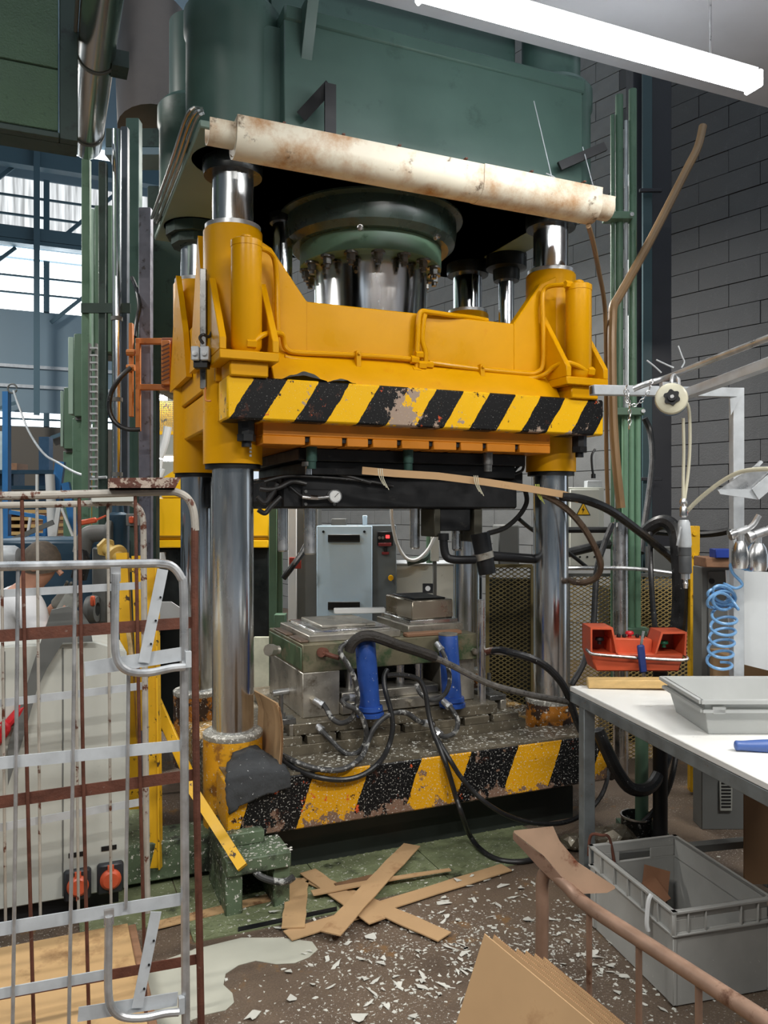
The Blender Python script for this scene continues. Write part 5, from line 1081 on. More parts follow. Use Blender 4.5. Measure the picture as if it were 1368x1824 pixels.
# ---------------------------------------------------------------- orange two-hand control desk
DO = 3.75
cd_ = thing('control_desk', 'orange two-hand control box with chrome guard bar and buttons', 'control box', W(1137, 1195, DO)); cd_.location.z = 0
def fx(x, y, o=0.0): return W(x, y, DO) + FWD * o
q = MB(); q.prism([fx(1052, 1165), fx(1218, 1165), fx(1210, 1196), fx(1062, 1196)], FWD * .16); P('body', q, ora, cd_, .006)
q = MB(); q.prism([fx(1092, 1140, .05), fx(1168, 1142, .05), fx(1168, 1168, .05), fx(1092, 1166, .05)], FWD * .11); P('centre_panel', q, ora, cd_, .004)
for nm, pts in (('shroud', ((1052, 1118), (1092, 1118), (1101, 1166), (1052, 1166))), ('shroud', ((1178, 1126), (1224, 1126), (1222, 1170), (1166, 1166)))):
    q = MB(); pp = [fx(*p) for p in pts]; n_ = 4
    for i in range(n_):
        a, b_ = pp[i], pp[(i + 1) % n_]; c = sum(pp, Vector()) / 4
        if i == 2: continue
        ai, bi = a + (c - a).normalized() * .012, b_ + (c - b_).normalized() * .012
        q.hexa([a, b_, b_ + FWD * .16, a + FWD * .16, ai, bi, bi + FWD * .16, ai + FWD * .16])
    P(nm, q, ora, cd_)
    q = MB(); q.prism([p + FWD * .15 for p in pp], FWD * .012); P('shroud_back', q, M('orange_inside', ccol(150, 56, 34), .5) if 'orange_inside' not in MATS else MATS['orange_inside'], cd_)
def button(x, y, o, mat, r=.017):
    c = fx(x, y, o); q = MB(); q.lathe(c, [(r * .6, 0), (r * .6, .014), (r * 1.25, .018), (r * 1.25, .026), (r, .032), (0, .034)], 18); P('push_button', q, mat, cd_)
button(1076, 1152, .08, blk); button(1193, 1158, .08, greenb); button(1133, 1142, .10, redp, .016)
for x in (1112, 1122, 1146, 1156): button(x, 1147, .09, blk, .008)
q = MB(); q.tube([fx(1050, 1160, .05), fx(1050, 1161, -.01), fx(1058, 1164, -.025), fx(1130, 1170, -.025), fx(1212, 1174, -.025), fx(1222, 1170, -.01), fx(1222, 1168, .05)], .0075, 10, 4); P('guard_bar', q, steelb, cd_)
q = MB(); q.cyl(W(1176, FY(3.85), 3.85), W(1176, 1196, 3.85), .035, n=14); q.obox(Vector((*W(1176, 1500, 3.85).xy, .012)), RIGHT * .15, FWD * .15, UP * .012); P('pedestal', q, blk, cd_)
kn = thing('knife', 'blue handled scraper knife leaning on the orange control box', 'knife', fx(1140, 1200, -.04))
q = MB(); q.bar(fx(1136, 1146, -.04), fx(1141, 1195, -.04), .034, .018, FWD); P('handle', q, M('knife_blue', ccol(40, 58, 120), .4, var=.1), kn, .006)
q = MB(); q.bar(fx(1142, 1122, -.035), fx(1137, 1148, -.038), .012, .003, FWD); P('blade', q, steelb, kn); q = MB(); q.bar(fx(1141, 1195, -.04), fx(1145, 1212, -.04), .016, .003, FWD); P('tip', q, steelb, kn)
# green leg and clutter below the bench
q = MB(); q.cyl(W(1143, 1460, 4.0), W(1143, 1290, 4.0), .032, n=18); q.obox(Vector((*W(1143, 1460, 4.0).xy, .04)), RIGHT * .1, FWD * .1, UP * .04); tag(P('green_stand', q, grn2), 'green round stand leg under the bench', 'stand')
hose('black thick hose trailing under the bench behind its leg', [W(1065, 1300, 3.75), W(1080, 1335, 3.75), W(1100, 1375, 3.75), W(1125, 1405, 3.75), W(1160, 1400, 3.8), W(1185, 1350, 3.9), W(1195, 1310, 4.0)], .03, rub)
hose('black cable hanging under the bench toward the grey cabinet', [W(1205, 1330, 4.0), W(1200, 1370, 3.95), W(1188, 1410, 3.9), W(1165, 1445, 3.9), W(1140, 1470, 3.9)], .014, rub, cat='cable', name='cable')
rubble = [(1040, 1420, .05), (1075, 1410, .07), (1100, 1420, .08), (1060, 1455, .05), (1090, 1390, .06), (1020, 1440, .05)]
for k, (px, py, r_) in enumerate(rubble):
    c = W(px, py, 3.9); c.z = max(r_ * .7, .04); rr = random.Random(k); bmx = bmesh.new(); bmesh.ops.create_icosphere(bmx, subdivisions=2, radius=r_)
    for v in bmx.verts: v.co = Vector((v.co.x * 1.3, v.co.y, v.co.z * .8)) * rr.uniform(.8, 1.15)
    me = bpy.data.meshes.new('concrete_lump'); bmx.to_mesh(me); bmx.free(); me.materials.append(oilst); o = bpy.data.objects.new('concrete_lump', me); COL.objects.link(o); o.location = c
    tag(o, 'grimy lump of rubble on the floor behind the bench leg', 'rubble', 'rubble behind the bench leg')
# ---------------------------------------------------------------- bench
BT = .90; A0 = onZ(1015, 1222, BT); A1 = onZ(1368, 1395, BT); e1 = (A1 - A0); e1.z = 0; e1.normalize(); e2 = Vector((-e1.y, e1.x, 0)); e2 = e2 if e2.dot(RIGHT) > 0 else -e2
bn = thing('workbench', 'grey steel workbench with worn white top', 'workbench', (A0 + e1 * .8 + e2 * .4) * 1.0); bn.location.z = 0
LB, WB = 1.75, .95
q = MB(); q.obox(A0 + e1 * LB / 2 + e2 * WB / 2 - UP * .011, e1 * LB / 2, e2 * WB / 2, UP * .011); P('top_board', q, M('bench_top', ccol(230, 230, 226), .45, var=.05, scale=3, wear=(ccol(150, 146, 138), .7, 8, .1)), bn, .003)
edge = M('bench_edge', ccol(124, 130, 132), .5, .4, var=.2, scale=14, wear=(ccol(120, 100, 84), .68, 26, .06))
q = MB(); q.obox(A0 + e1 * LB / 2 + e2 * .02 - UP * .045, e1 * LB / 2, e2 * .02, UP * .022); P('apron', q, edge, bn, .002)
q = MB(); q.obox(A0 + e2 * WB / 2 + e1 * .02 - UP * .045, e1 * .02, e2 * WB / 2, UP * .022); P('apron', q, edge, bn, .002)
for u_, v_ in ((.10, .03), (1.6, .03), (.10, .9), (1.6, .9)):
    c = A0 + e1 * u_ + e2 * v_; q = MB(); q.obox(Vector((c.x, c.y, .42)), e1 * .025, e2 * .025, UP * .42); P('leg', q, edge, bn, .002)
for a, b_ in (((.1, .03), (.1, .9)), ((1.6, .03), (1.6, .9)), ((.1, .9), (1.6, .9)), ((.1, .45), (1.6, .45))):
    p = A0 + e1 * a[0] + e2 * a[1]; s_ = A0 + e1 * b_[0] + e2 * b_[1]; p.z = s_.z = .2; q = MB(); q.bar(p, s_, .045, .03); P('lower_rail', q, gryd, bn)
bt = MB(); bt.bar(W(1046, 1220, 3.42) + UP * .0, W(1250, 1220, 3.36), .07, .036); o = P('wood_batten', bt, wood, None, .004)
o.location.z = BT + .019 - W(1046, 1220, 3.42).z
tag(o, 'pale pine batten lying along the back of the bench', 'batten')
# grey plastic tray on the bench
tr = thing('plastic_tray', 'light grey stackable plastic tray on the bench', 'tray', onZ(1300, 1300, BT))
t0 = onZ(1262, 1308, BT); ta = RIGHT; tb = FWD
def tray(par, o_, w, l, h, mat, flare=.03, rim=.02):
    def ring(z, f): return [o_ + ta * (-f) + tb * (-f) + UP * z, o_ + ta * (w + f) + tb * (-f) + UP * z, o_ + ta * (w + f) + tb * (l + f) + UP * z, o_ + ta * (-f) + tb * (l + f) + UP * z]
    q = MB(); rs = [ring(0, 0), ring(h, flare), ring(h, flare - .006), ring(.006, -.006)]
    for r_ in rs: q.v += [tuple(v) for v in r_]
    q.f.append((3, 2, 1, 0)); q.f.append((12, 13, 14, 15))
    for k in range(3):
        for i in range(4): q.f.append((k * 4 + i, k * 4 + (i + 1) % 4, k * 4 + 4 + (i + 1) % 4, k * 4 + 4 + i))
    P('shell', q, mat, par, .002)
    for zz_, ff, hh in ((h - .006, flare + .012, .012), (h - .038, flare + .004, .01)):
        R_ = ring(zz_, ff)
        for i in range(4): q = MB(); q.bar(R_[i], R_[(i + 1) % 4], .014, hh); P('rim', q, mat, par)
tray(tr, t0, .42, .30, .125, plas)
q = MB(); c = t0 - tb * .035 + UP * .09; q.obox(c + ta * .02, ta * .022, tb * .006, UP * .012); P('catch', q, plas, tr, .002)
bh = thing('hand_tool', 'blue handled tool lying at the bench edge', 'tool', onZ(1340, 1340, BT)); q = MB()
p0 = onZ(1308, 1338, BT) + UP * .018; p1 = onZ(1400, 1340, BT) + UP * .018
q.tube([p0, p0 + (p1 - p0) * .1, p0 + (p1 - p0) * .35, p0 + (p1 - p0) * .7, p1], lambda t_: .006 + .012 * math.sin(min(1, t_ * 6 + .05) * math.pi / 2) - .003 * math.sin(t_ * 6), 12); P('handle', q, M('tool_blue', ccol(70, 98, 160), .4), bh)
q = MB(); q.cyl(p1, p1 + (p1 - p0).normalized() * .14, .006, n=10); P('shaft', q, steelb, bh)
# ---------------------------------------------------------------- galvanised gantry frame with tool balancer
DG = 3.45
ga_ = thing('tool_gantry', 'galvanised box-tube gantry frame over the bench', 'gantry', W(1312, 1200, DG + .2)); ga_.location.z = BT
def gbar(nm, p, q_, d0, d1, w, mat=galvl, upv=UP): m_ = MB(); m_.bar(W(*p, d0), W(*q_, d1), w, w, upv); return P(nm, m_, mat, ga_, .002)
gbar('arm', (1054, 695), (1318, 700), DG, DG + .25, .042)
m_ = MB(); m_.obox(W(1052.5, 695, DG), RIGHT * .0015, FWD * .016, UP * .016); P('tube_mouth', m_, blk, ga_)
gbar('post', (1312, 692), (1312, 1205), DG + .25, DG + .25, .05, galvl, FWD)
gbar('brace', (1222, 702), (1440, 622), DG + .1, DG - .7, .04)
q = MB(); q.tube([W(1128, 693, DG), W(1150, 684, DG - .02), W(1190, 672, DG - .05), W(1270, 640, DG - .3), W(1440, 575, DG - .8)], .013, 12); P('round_bar', q, galv, ga_)
q = MB(); q.prism([W(1300, 702, DG + .22), W(1322, 700, DG + .22), W(1302, 740, DG + .22)], FWD * .006); P('gusset', q, galvl, ga_)
bl_ = thing('tool_balancer', 'cream spring balancer reel with black knob hanging from the gantry', 'balancer', W(1195, 740, DG - .1))
c = W(1196, 710, DG - .14); nd = (-FWD * .94 - RIGHT * .28 + UP * .08).normalized()
q = MB(); q.lathe(c, [(0, -.05), (.05, -.05), (.066, -.035), (.066, .0), (.06, .012), (0, .012)], 36, nd); P('drum', q, M('balancer_blue', ccol(96, 120, 150), .4, .3), bl_)
q = MB(); q.lathe(c, [(0, .018), (.052, .018), (.062, .012), (.066, .0), (.066, -.01), (.06, -.01)], 36, nd); P('cover', q, M('balancer_cream', ccol(214, 210, 186), .45), bl_)
q = MB(); e1_ = nd.orthogonal().normalized(); e2_ = nd.cross(e1_); pts = []
for k in range(40): a = 2 * math.pi * k / 40; r_ = .030 + .004 * math.cos(6 * a); pts.append(c + nd * .018 + (e1_ * math.cos(a) + e2_ * math.sin(a)) * r_)
q.prism(pts, nd * .012); q.cyl(c + nd * .03, c + nd * .04, .018, n=18); kb = P('knob', q, blk, bl_)
q = MB(); q.cyl(c + nd * .04, c + nd * .043, .008, n=10); P('knob_hub', q, steelb, kb)
q = MB(); q.tube([W(1198, 690, DG - .12), W(1196, 680, DG - .12), W(1200, 668, DG - .1), W(1208, 675, DG - .1), W(1209, 692, DG - .12)], .008, 8); q.obox(W(1190, 690, DG - .1), RIGHT * .03, FWD * .02, UP * .02); P('hook', q, galv, bl_)
for pts in (((1152, 642), (1165, 652), (1178, 664)), ((1169, 641), (1188, 650), (1200, 655)), ((1208, 616), (1215, 635), (1219, 645), (1214, 655))):
    q = MB(); q.tube([W(x, y, DG - .1) for x, y in pts], .0035, 6); P('wire_end', q, galvl, bl_)
ch_ = thing('chain', 'bright steel chain looped from the gantry arm', 'chain', W(1120, 760, DG - .05))
path = [W(x, y, DG - .05) for x, y in ((1162, 672), (1158, 690), (1148, 708), (1138, 718), (1128, 722), (1118, 716), (1114, 700), (1116, 690), (1119, 705), (1121, 722), (1122, 740), (1121, 760))]
path = spline(path, 6); acc = 0; links = []; last = path[0]
for p in path[1:]:
    acc += (p - last).length
    if acc > .017: links.append((p, (p - last).normalized())); acc = 0
    last = p
for i, (p, dv) in enumerate(links):
    sd = dv.cross(FWD).normalized() if i % 2 == 0 else (FWD - dv * FWD.dot(dv)).normalized(); q = MB()
    q.tube([p + dv * .011 * math.cos(t_) + sd * .0065 * math.sin(t_) for t_ in [k * 2 * math.pi / 8 for k in range(9)]], .0022, 5, 1, False); P('link', q, steelb, ch_)
hose('pale plastic air hose hanging straight from the balancer to the driver', [W(1217, 745, DG - .1), W(1218, 800, DG - .1), W(1217, 850, DG - .1), W(1217, 892, DG - .1)], .0065, hosew)
hose('pale plastic air hose bowing beside the straight one', [W(1222, 715, DG - .12), W(1228, 735, DG - .1), W(1229, 790, DG - .1), W(1226, 840, DG - .1), W(1219, 892, DG - .1)], .0065, hosew)
hose('pale plastic air hose arching from the driver to the right edge', [W(1224, 910, DG - .08), W(1250, 885, DG - .15), W(1290, 855, DG - .25), W(1330, 838, DG - .35), W(1400, 835, DG - .5)], .009, hosew)
sd_ = thing('air_screwdriver', 'grey pneumatic screwdriver hanging upright over the bench', 'screwdriver', W(1218, 1045, DG - .1))
def rv(nm, mat, prof, px0, py0, px1, py1, n=20, par=sd_):
    a = W(px0, py0, DG - .1); b_ = W(px1, py1, DG - .1); L_ = (b_ - a).length; q = MB(); q.lathe(a, [(r_, t_ * L_) for r_, t_ in prof], n, (b_ - a)); return P(nm, q, mat, par)
rv('coupling', steelb, [(0, 0), (.010, 0), (.016, .15), (.016, .3), (.012, .4), (.017, .5), (.017, .9), (.01, 1), (0, 1)], 1217, 888, 1218, 922, 14)
rv('orange_ring', ora, [(0, 0), (.0165, 0), (.0165, 1), (0, 1)], 1218, 911, 1218, 918, 18)
rv('body', galvl, [(0, 0), (.018, 0), (.024, .1), (.027, .5), (.028, .9), (.024, 1), (0, 1)], 1218, 926, 1220, 975)
rv('grip', M('grip_dark', ccol(70, 72, 74), .5, var=.2), [(0, 0), (.026, 0), (.026, .3), (.024, .32), (.026, .36), (.026, .95), (.02, 1), (0, 1)], 1220, 975, 1221, 1022)
rv('collar', steelb, [(0, 0), (.018, 0), (.018, .35), (.009, .4), (.009, .6), (.011, .65), (.008, 1), (0, 1)], 1221, 1022, 1221, 1048)
q = MB(); q.bar(W(1212, 938, DG - .13), W(1206, 972, DG - .14), .008, .006, FWD); P('trigger_lever', q, galv, sd_)
# ---------------------------------------------------------------- cabinet, guns, coil hose on the far side of the bench
DC = 4.15
gc = thing('side_cabinet', 'grey metal cabinet behind the bench with a plank on top', 'cabinet', W(1300, 1250, DC)); gc.location.z = 0
up('body', gc, 1250, 1460, 1010, FY(DC), DC, .12, gryd); up('door', gc, 1262, 1292, 1018, 1235, DC - .012, .012, gryd)
q = MB(); c = W(1267, 1035, DC - .015); q.cyl(c, c - FWD * .01, .014, n=12); P('lock', q, blk, gc)
up('louvre_plate', gc, 1282, 1305, 1390, 1445, DC - .014, .012, gry)
for k in range(8): P('louvre', wbox(1285, 1302, 1394 + k * 6, 1397 + k * 6, DC - .016, .006), blk, gc)
q = MB(); q.bar(W(1246, 1000, DC - .1), W(1440, 1004, DC - .1), .16, .05); tag(P('plank', q, woodd, None, .004), 'old brown wooden plank on top of the grey cabinet', 'plank')
q = MB(); q.prism([W(x, y, 3.75) for x, y in ((1294, 1016), (1440, 1022), (1440, 1212), (1302, 1178))], FWD * .012); tag(P('sheet_of_laminate', q, M('hung_panel', ccol(212, 216, 218), .4, var=.03)), 'large white sheet panel standing behind the tray', 'panel')
q = wbox(1300, 1440, 1170, 1232, 3.9, .3); tag(P('cardboard_box', q, card, None, .004), 'brown cardboard box below the white panel', 'box')
tag(P('blue_box', wbox(1275, 1304, 978, 994, 3.95, .08), M('royal_blue', ccol(34, 62, 150), .45), None, .003), 'small royal blue box on the plank', 'box')
hose('coiled light blue air hose hanging in a spiral beside the white panel', (lambda: [W(1345, 965, 3.6), W(1332, 980, 3.6), W(1328, 1000, 3.6), W(1340, 1015, 3.6), W(1322, 1012, 3.58), W(1302, 1005, 3.58), W(1305, 1020, 3.58), W(1322, 1040, 3.58), W(1310, 1048, 3.58), W(1290, 1040, 3.58)] +
     [W(1284 + 21 * math.cos(t_) + 7 * math.sin(t_ * .37), 1056 + 16 * math.sin(t_ * 1.0 + .4 * math.sin(t_ * .3)) + t_ * .7, 3.58 + .06 * math.sin(t_ + 1)) for t_ in [k * .7 for k in range(36)]] +
     [W(1292 + 23 * math.cos(t_) - (t_ * .35), 1085 + t_ * 3.2 - 11 * math.sin(t_), 3.58 + .06 * math.sin(t_)) for t_ in [k * .7 for k in range(48)]])(), .0068, hoseb)
def gun(label, px, py, s=1.0, dd=3.55):
    t = thing('spray_gun', label, 'spray gun', W(px, py + 50, dd))
    q = MB(); q.lathe(W(px, py + 16, dd), [(0, 0), (.02 * s, 0), (.03 * s, -.02), (.036 * s, -.05), (.036 * s, -.1), (.03 * s, -.12), (0, -.125)], 20); P('cup', q, steelb, t)
    q = MB(); q.cyl(W(px - 14, py + 4, dd), W(px + 14, py - 6, dd), .018 * s, n=14); q.cyl(W(px, py - 2, dd), W(px, py + 18, dd), .014 * s, n=12); P('gun_body', q, galv, t)
    q = MB(); q.lathe(W(px - 14, py + 4, dd), [(0, -.015), (.024 * s, -.012), (.026 * s, 0), (.018 * s, .02)], 16, (W(px + 14, py - 6, dd) - W(px - 14, py + 4, dd))); P('air_cap', q, steelb, t)
    q = MB(); q.tube([W(px + 14, py - 6, dd), W(px + 24, py - 14, dd), W(px + 34, py - 30, dd)], .013 * s, 10); P('gun_handle', q, galv, t)
    return t
gun('spray gun with steel cup nearest the gantry post', 1318, 948); gun('spray gun with large worn cup farther right by the frame edge', 1350, 952, 1.15)
q = MB(); q.prism([W(x, y, 3.4) for x, y in ((1280, 873), (1340, 872), (1380, 830), (1345, 830))], FWD * .012); sh_ = thing('tilted_shelf', 'tilted grey sheet metal shelf on the gantry post', 'shelf', W(1320, 880, 3.45)); P('sheet', q, galv, sh_)
q = MB(); q.prism([W(x, y, 3.39) for x, y in ((1278, 872), (1340, 871), (1352, 890), (1283, 880))], FWD * .01); P('lip', q, galvl, sh_)
q = MB(); q.prism([W(x, y, 3.38) for x, y in ((1340, 871), (1385, 832), (1385, 862), (1352, 890))], FWD * .01); P('lip', q, galvl, sh_)
q = MB(); q.bar(W(1300, 880, 3.55), W(1356, 822, 3.55), .02, .012); P('rod', q, galvl, sh_)
# ================================================================ FLOOR ITEMS
def poly_floor(name, pts, z0, z1, mat, par=None):
    q = MB(); q.prism([(*onZ(x, y, z0).xy, z0) for x, y in pts], (0, 0, z1 - z0)); return P(name, q, mat, par)
# green tread plates in front of and beside the press
fp = thing('floor_plate', 'green painted tread floor plates around the press foot', 'floor plate', (1.2, 3.3, 0), kind='structure')
for k, (x0, x1, y0, y1) in enumerate(((.52, 1.12, 3.10, 3.72), (1.125, 1.66, 3.15, 3.72), (1.665, 2.3, 3.2, 3.72), (.12, .515, 3.28, 4.7))):
    q = MB(); q.box(x0, y0, 0, x1, y1, .006); P('plate', q, grnf, fp)
    q = MB()
    for i in range(int((x1 - x0) / .045)):
        for j in range(int((y1 - y0) / .045)):
            c = Vector((x0 + .025 + i * .045, y0 + .025 + j * .045, .0068)); dv = Vector((.017, .01 if (i + j) % 2 else -.01, 0)); q.bar(c - dv, c + dv, .006, .0025)
    if k < 3:
        o = P('tread_lozenges', q, grnf, fp, smooth=False); o['kind'] = 'stuff'
poly_floor('edge_strip', ((424, 1660), (424, 1655), (600, 1618), (600, 1623)), .006, .014, blk, fp)
# dried pale puddle
pd = poly_floor('dried_spill', ((262, 1722), (345, 1692), (430, 1671), (500, 1671), (556, 1678), (566, 1692), (550, 1706), (525, 1716), (492, 1718), (455, 1712), (425, 1720), (402, 1735), (398, 1755), (414, 1770), (417, 1786), (402, 1800), (366, 1808), (320, 1826), (262, 1850), (200, 1800)), .0006, .0026, M('spill_grey', ccol(184, 184, 170), .55, var=.05, scale=6))
tag(pd, 'pale grey dried spill on the brown floor beside the roll cages', 'spill')
# cardboard strips
def strip(label, p, q_, wpx, z, mat=card, arch=.0, taper=1.0, group='cardboard strips on the floor'):
    a, b_ = onZ(p[0], p[1], z), onZ(q_[0], q_[1], z); d_ = (b_ - a).normalized(); sd = d_.cross(UP).normalized(); n = 8; q = MB(); w = wpx / F * 3.3 * 1.25
    for i in range(n + 1):
        t_ = i / n; c = a + (b_ - a) * t_ + UP * (arch * math.sin(math.pi * t_)); ww = w / 2 * (1 + (taper - 1) * t_) * (1 + .05 * math.sin(i * 2.3))
        q.v += [tuple(c - sd * ww), tuple(c + sd * ww), tuple(c + sd * ww + UP * .005), tuple(c - sd * ww + UP * .005)]
    for i in range(n):
        for k in range(4): q.f.append((i * 4 + k, i * 4 + (k + 1) % 4, i * 4 + 4 + (k + 1) % 4, i * 4 + 4 + k))
    q.f += [(3, 2, 1, 0), (n * 4, n * 4 + 1, n * 4 + 2, n * 4 + 3)]
    return tag(P('cardboard_strip', q, mat, ang=20), label, 'cardboard', group)
strip('long cardboard strip along the green plate toward the roll cages', (268, 1652), (536, 1586), 20, .008, cardd)
strip('long cardboard strip running back to the far right under the heap', (512, 1668), (902, 1546), 27, .008, card)
strip('cardboard strip slanting down to the lower right, longest of the crossed pair', (556, 1566), (792, 1670), 30, .014, card)
strip('short upright-looking stained strip at the left of the heap', (531, 1566), (522, 1654), 32, .014, cardd)
strip('stained cardboard strip with a dark tip crossing under the top one', (548, 1553), (672, 1642), 28, .021, card)
strip('narrow tapering strip pointing to the right across the heap', (556, 1592), (802, 1550), 16, .028, card, .004, .5)
strip('dark stained scrap lying on the middle of the heap', (600, 1580), (676, 1562), 20, .026, M('wet_cardboard', ccol(112, 82, 56), .8, var=.25, scale=12))
strip('topmost cardboard strip of the heap, leaning to the upper right', (588, 1664), (734, 1506), 30, .036, card, .006)
# bent cardboard sheet leaning on the bed
t = thing('cardboard_sheet', 'bent corrugated cardboard sheet standing on the bed beside the column', 'cardboard', (.955, 3.66, .49))
q = MB(); prof = [(.487, 0), (.60, .008), (.69, .012), (.75, .004), (.80, -.012)]
for k, (z, dx) in enumerate(prof):
    for y in (3.46, 3.88): q.v += [(.952 + dx, y, z - (.03 if y > 3.5 else 0) * (z > .7)), (.962 + dx, y, z - (.03 if y > 3.5 else 0) * (z > .7))]
for k in range(len(prof) - 1):
    o = k * 4; q.f += [(o, o + 4, o + 6, o + 2), (o + 1, o + 3, o + 7, o + 5), (o, o + 1, o + 5, o + 4), (o + 2, o + 6, o + 7, o + 3)]
q.f += [(0, 2, 3, 1), (16, 17, 19, 18)]
P('sheet', q, card, t, ang=60)
q = MB()
for k in range(56):
    z = .492 + k * .0054; dx = .012 * math.sin((z - .49) / .31 * math.pi * 1.1) - (.012 if z > .78 else 0); q.box(.953 + dx, 3.457, z, .961 + dx, 3.4605, z + .003)
o = P('flute_edge', q, flute, t, smooth=False); o['kind'] = 'stuff'
# dirty cloth draped over the base corner
rows = [[(.79, 3.62, .545), (.86, 3.62, .575), (.91, 3.62, .555), (.95, 3.62, .51)], [(.735, 3.52, .53), (.82, 3.50, .565), (.90, 3.50, .55), (.97, 3.50, .508)], [(.700, 3.40, .505), (.80, 3.392, .53), (.90, 3.392, .52), (.985, 3.392, .505)], [(.700, 3.385, .44), (.80, 3.382, .46), (.89, 3.383, .475), (.99, 3.384, .47)], [(.715, 3.382, .365), (.76, 3.38, .395), (.87, 3.382, .43), (.98, 3.383, .445)]]
q = MB(); rr_ = random.Random(5); NX, NY = 22, 24
def bil(fi, fj):
    i = min(int(fi), 3); j = min(int(fj), 2); a_, b2 = fi - i, fj - j
    g = lambda i2, j2: Vector(rows[i2][j2]); return (g(i, j) * (1 - a_) + g(i + 1, j) * a_) * (1 - b2) + (g(i, j + 1) * (1 - a_) + g(i + 1, j + 1) * a_) * b2
from mathutils import noise as mnoise
for i in range(NY + 1):
    for j in range(NX + 1):
        p = bil(i / NY * 4, j / NX * 3); w_ = mnoise.noise(p * 22) * .012 + mnoise.noise(p * 9 + Vector((3, 1, 7))) * .014
        edge_ = min(i, NY - i, j, NX - j) == 0
        p += Vector((mnoise.noise(p * 40) * .012 if edge_ else 0, -abs(w_) * (.9 if i > NY * .45 else .2), w_ * (1.0 if i < NY * .5 else .25) + (.006 if i < NY * .5 else 0))); q.v.append(tuple(p))
for i in range(NY):
    for j in range(NX): q.f.append((i * (NX + 1) + j, i * (NX + 1) + j + 1, (i + 1) * (NX + 1) + j + 1, (i + 1) * (NX + 1) + j))
o = P('cloth', q, cloth, ang=80); so = o.modifiers.new('thick', 'SOLIDIFY'); so.thickness = .004; so.offset = 1
tag(o, 'dirty dark grey cloth draped over the corner of the striped base', 'cloth')
# short steel stub hose beside the foot
hose('short dusty hose stub below the yellow stay bar', [W(445, 1540, 3.3), W(462, 1560, 3.28), W(490, 1570, 3.28), (520, 1566, 3.28), W(524, 1548, 3.3)][:3] + [W(510, 1570, 3.28), W(523, 1562, 3.28)], .014, rubs)
# ---------------------------------------------------------------- grey crate
CZ = .325; N0 = onZ(1199, 1626, CZ); F0 = onZ(1047, 1504, CZ); cl = (F0 - N0); cl.z = 0; LL = cl.length; cl.normalize(); cw = Vector((cl.y, -cl.x, 0)); cw = cw if cw.dot(RIGHT) > 0 else -cw; WW = .40
O = Vector((N0.x, N0.y, 0))
cr_ = thing('plastic_crate', 'large grey plastic crate with cardboard scraps on the floor under the bench', 'crate', O + cl * LL / 2 + cw * WW / 2)
def cbox(nm, u0, u1, v0, v1, z0, z1, mat=plas2, par=None, bev=.002):   # u along length, v along width
    q = MB(); q.obox(O + cl * (u0 + u1) / 2 + cw * (v0 + v1) / 2 + UP * (z0 + z1) / 2, cl * (u1 - u0) / 2, cw * (v1 - v0) / 2, UP * (z1 - z0) / 2); return P(nm, q, mat, par or cr_, bev)
T_ = .006; i_ = .02
cbox('floor_panel', i_, LL - i_, i_, WW - i_, .004, .012)
cbox('long_side', i_, LL - i_, i_ - T_, i_, .004, CZ); cbox('long_side', i_, LL - i_, WW - i_, WW - i_ + T_, .004, CZ)
for u in (i_ - T_, LL - i_):
    e_ = cbox('short_side', u, u + T_, i_, WW - i_, .004, CZ - .075)
    cbox('short_side_top', u, u + T_, i_, WW - i_, CZ - .035, CZ, par=e_)
    cbox('handle_cheek', u, u + T_, i_, .13, CZ - .076, CZ - .034, par=e_); cbox('handle_cheek', u, u + T_, WW - .13, WW - i_, CZ - .076, CZ - .034, par=e_)
for z0, z1, ex in ((CZ - .01, CZ, 0), (CZ - .085, CZ - .077, .002)):
    cbox('rim', 0, LL, ex, i_, z0, z1); cbox('rim', 0, LL, WW - i_, WW - ex, z0, z1); cbox('rim', ex, i_, 0, WW, z0, z1); cbox('rim', LL - i_, LL - ex, 0, WW, z0, z1)
for u in [.0 + k * LL / 6 for k in range(7)]:
    u = min(u, LL - .005)
    for v in ((.003, i_ - T_), (WW - i_ + T_, WW - .003)): cbox('rib', u, u + .005, v[0], v[1], CZ - .08, CZ - .005)
for v in (0.0, .06, .128, WW - .133, WW - .065, WW - .005):
    cbox('rib', .003, i_ - T_, v, v + .005, CZ - .08, CZ - .005)
for u, v in ((0, 0), (0, WW - .05), (LL - .05, 0), (LL - .05, WW - .05)): cbox('corner_rib', u + .008, u + .042, v + (.006 if v == 0 else .03), v + (.02 if v == 0 else .044), .01, CZ - .08)
q = MB(); c = O + cl * LL * .22 + UP * CZ; q.tube([c + UP * .004 - cw * .0, c - cw * .012 - UP * .02, c - cw * .018 - UP * .09, c - cw * .012 - UP * .12], .008, 6); P('tie_strap', q, whi, cr_)
q = MB(); c = O + cl * LL + cw * .06 + UP * CZ; q.tube([c - cl * .03 - UP * .07 + cw * .04, c - cl * .01 + UP * .02 + cw * .03, c + UP * .03, c + cl * .03 + UP * .02 - cw * .03, c + cl * .03 - UP * .06 - cw * .04], .006, 8); P('wire_handle', q, rustm, cr_)
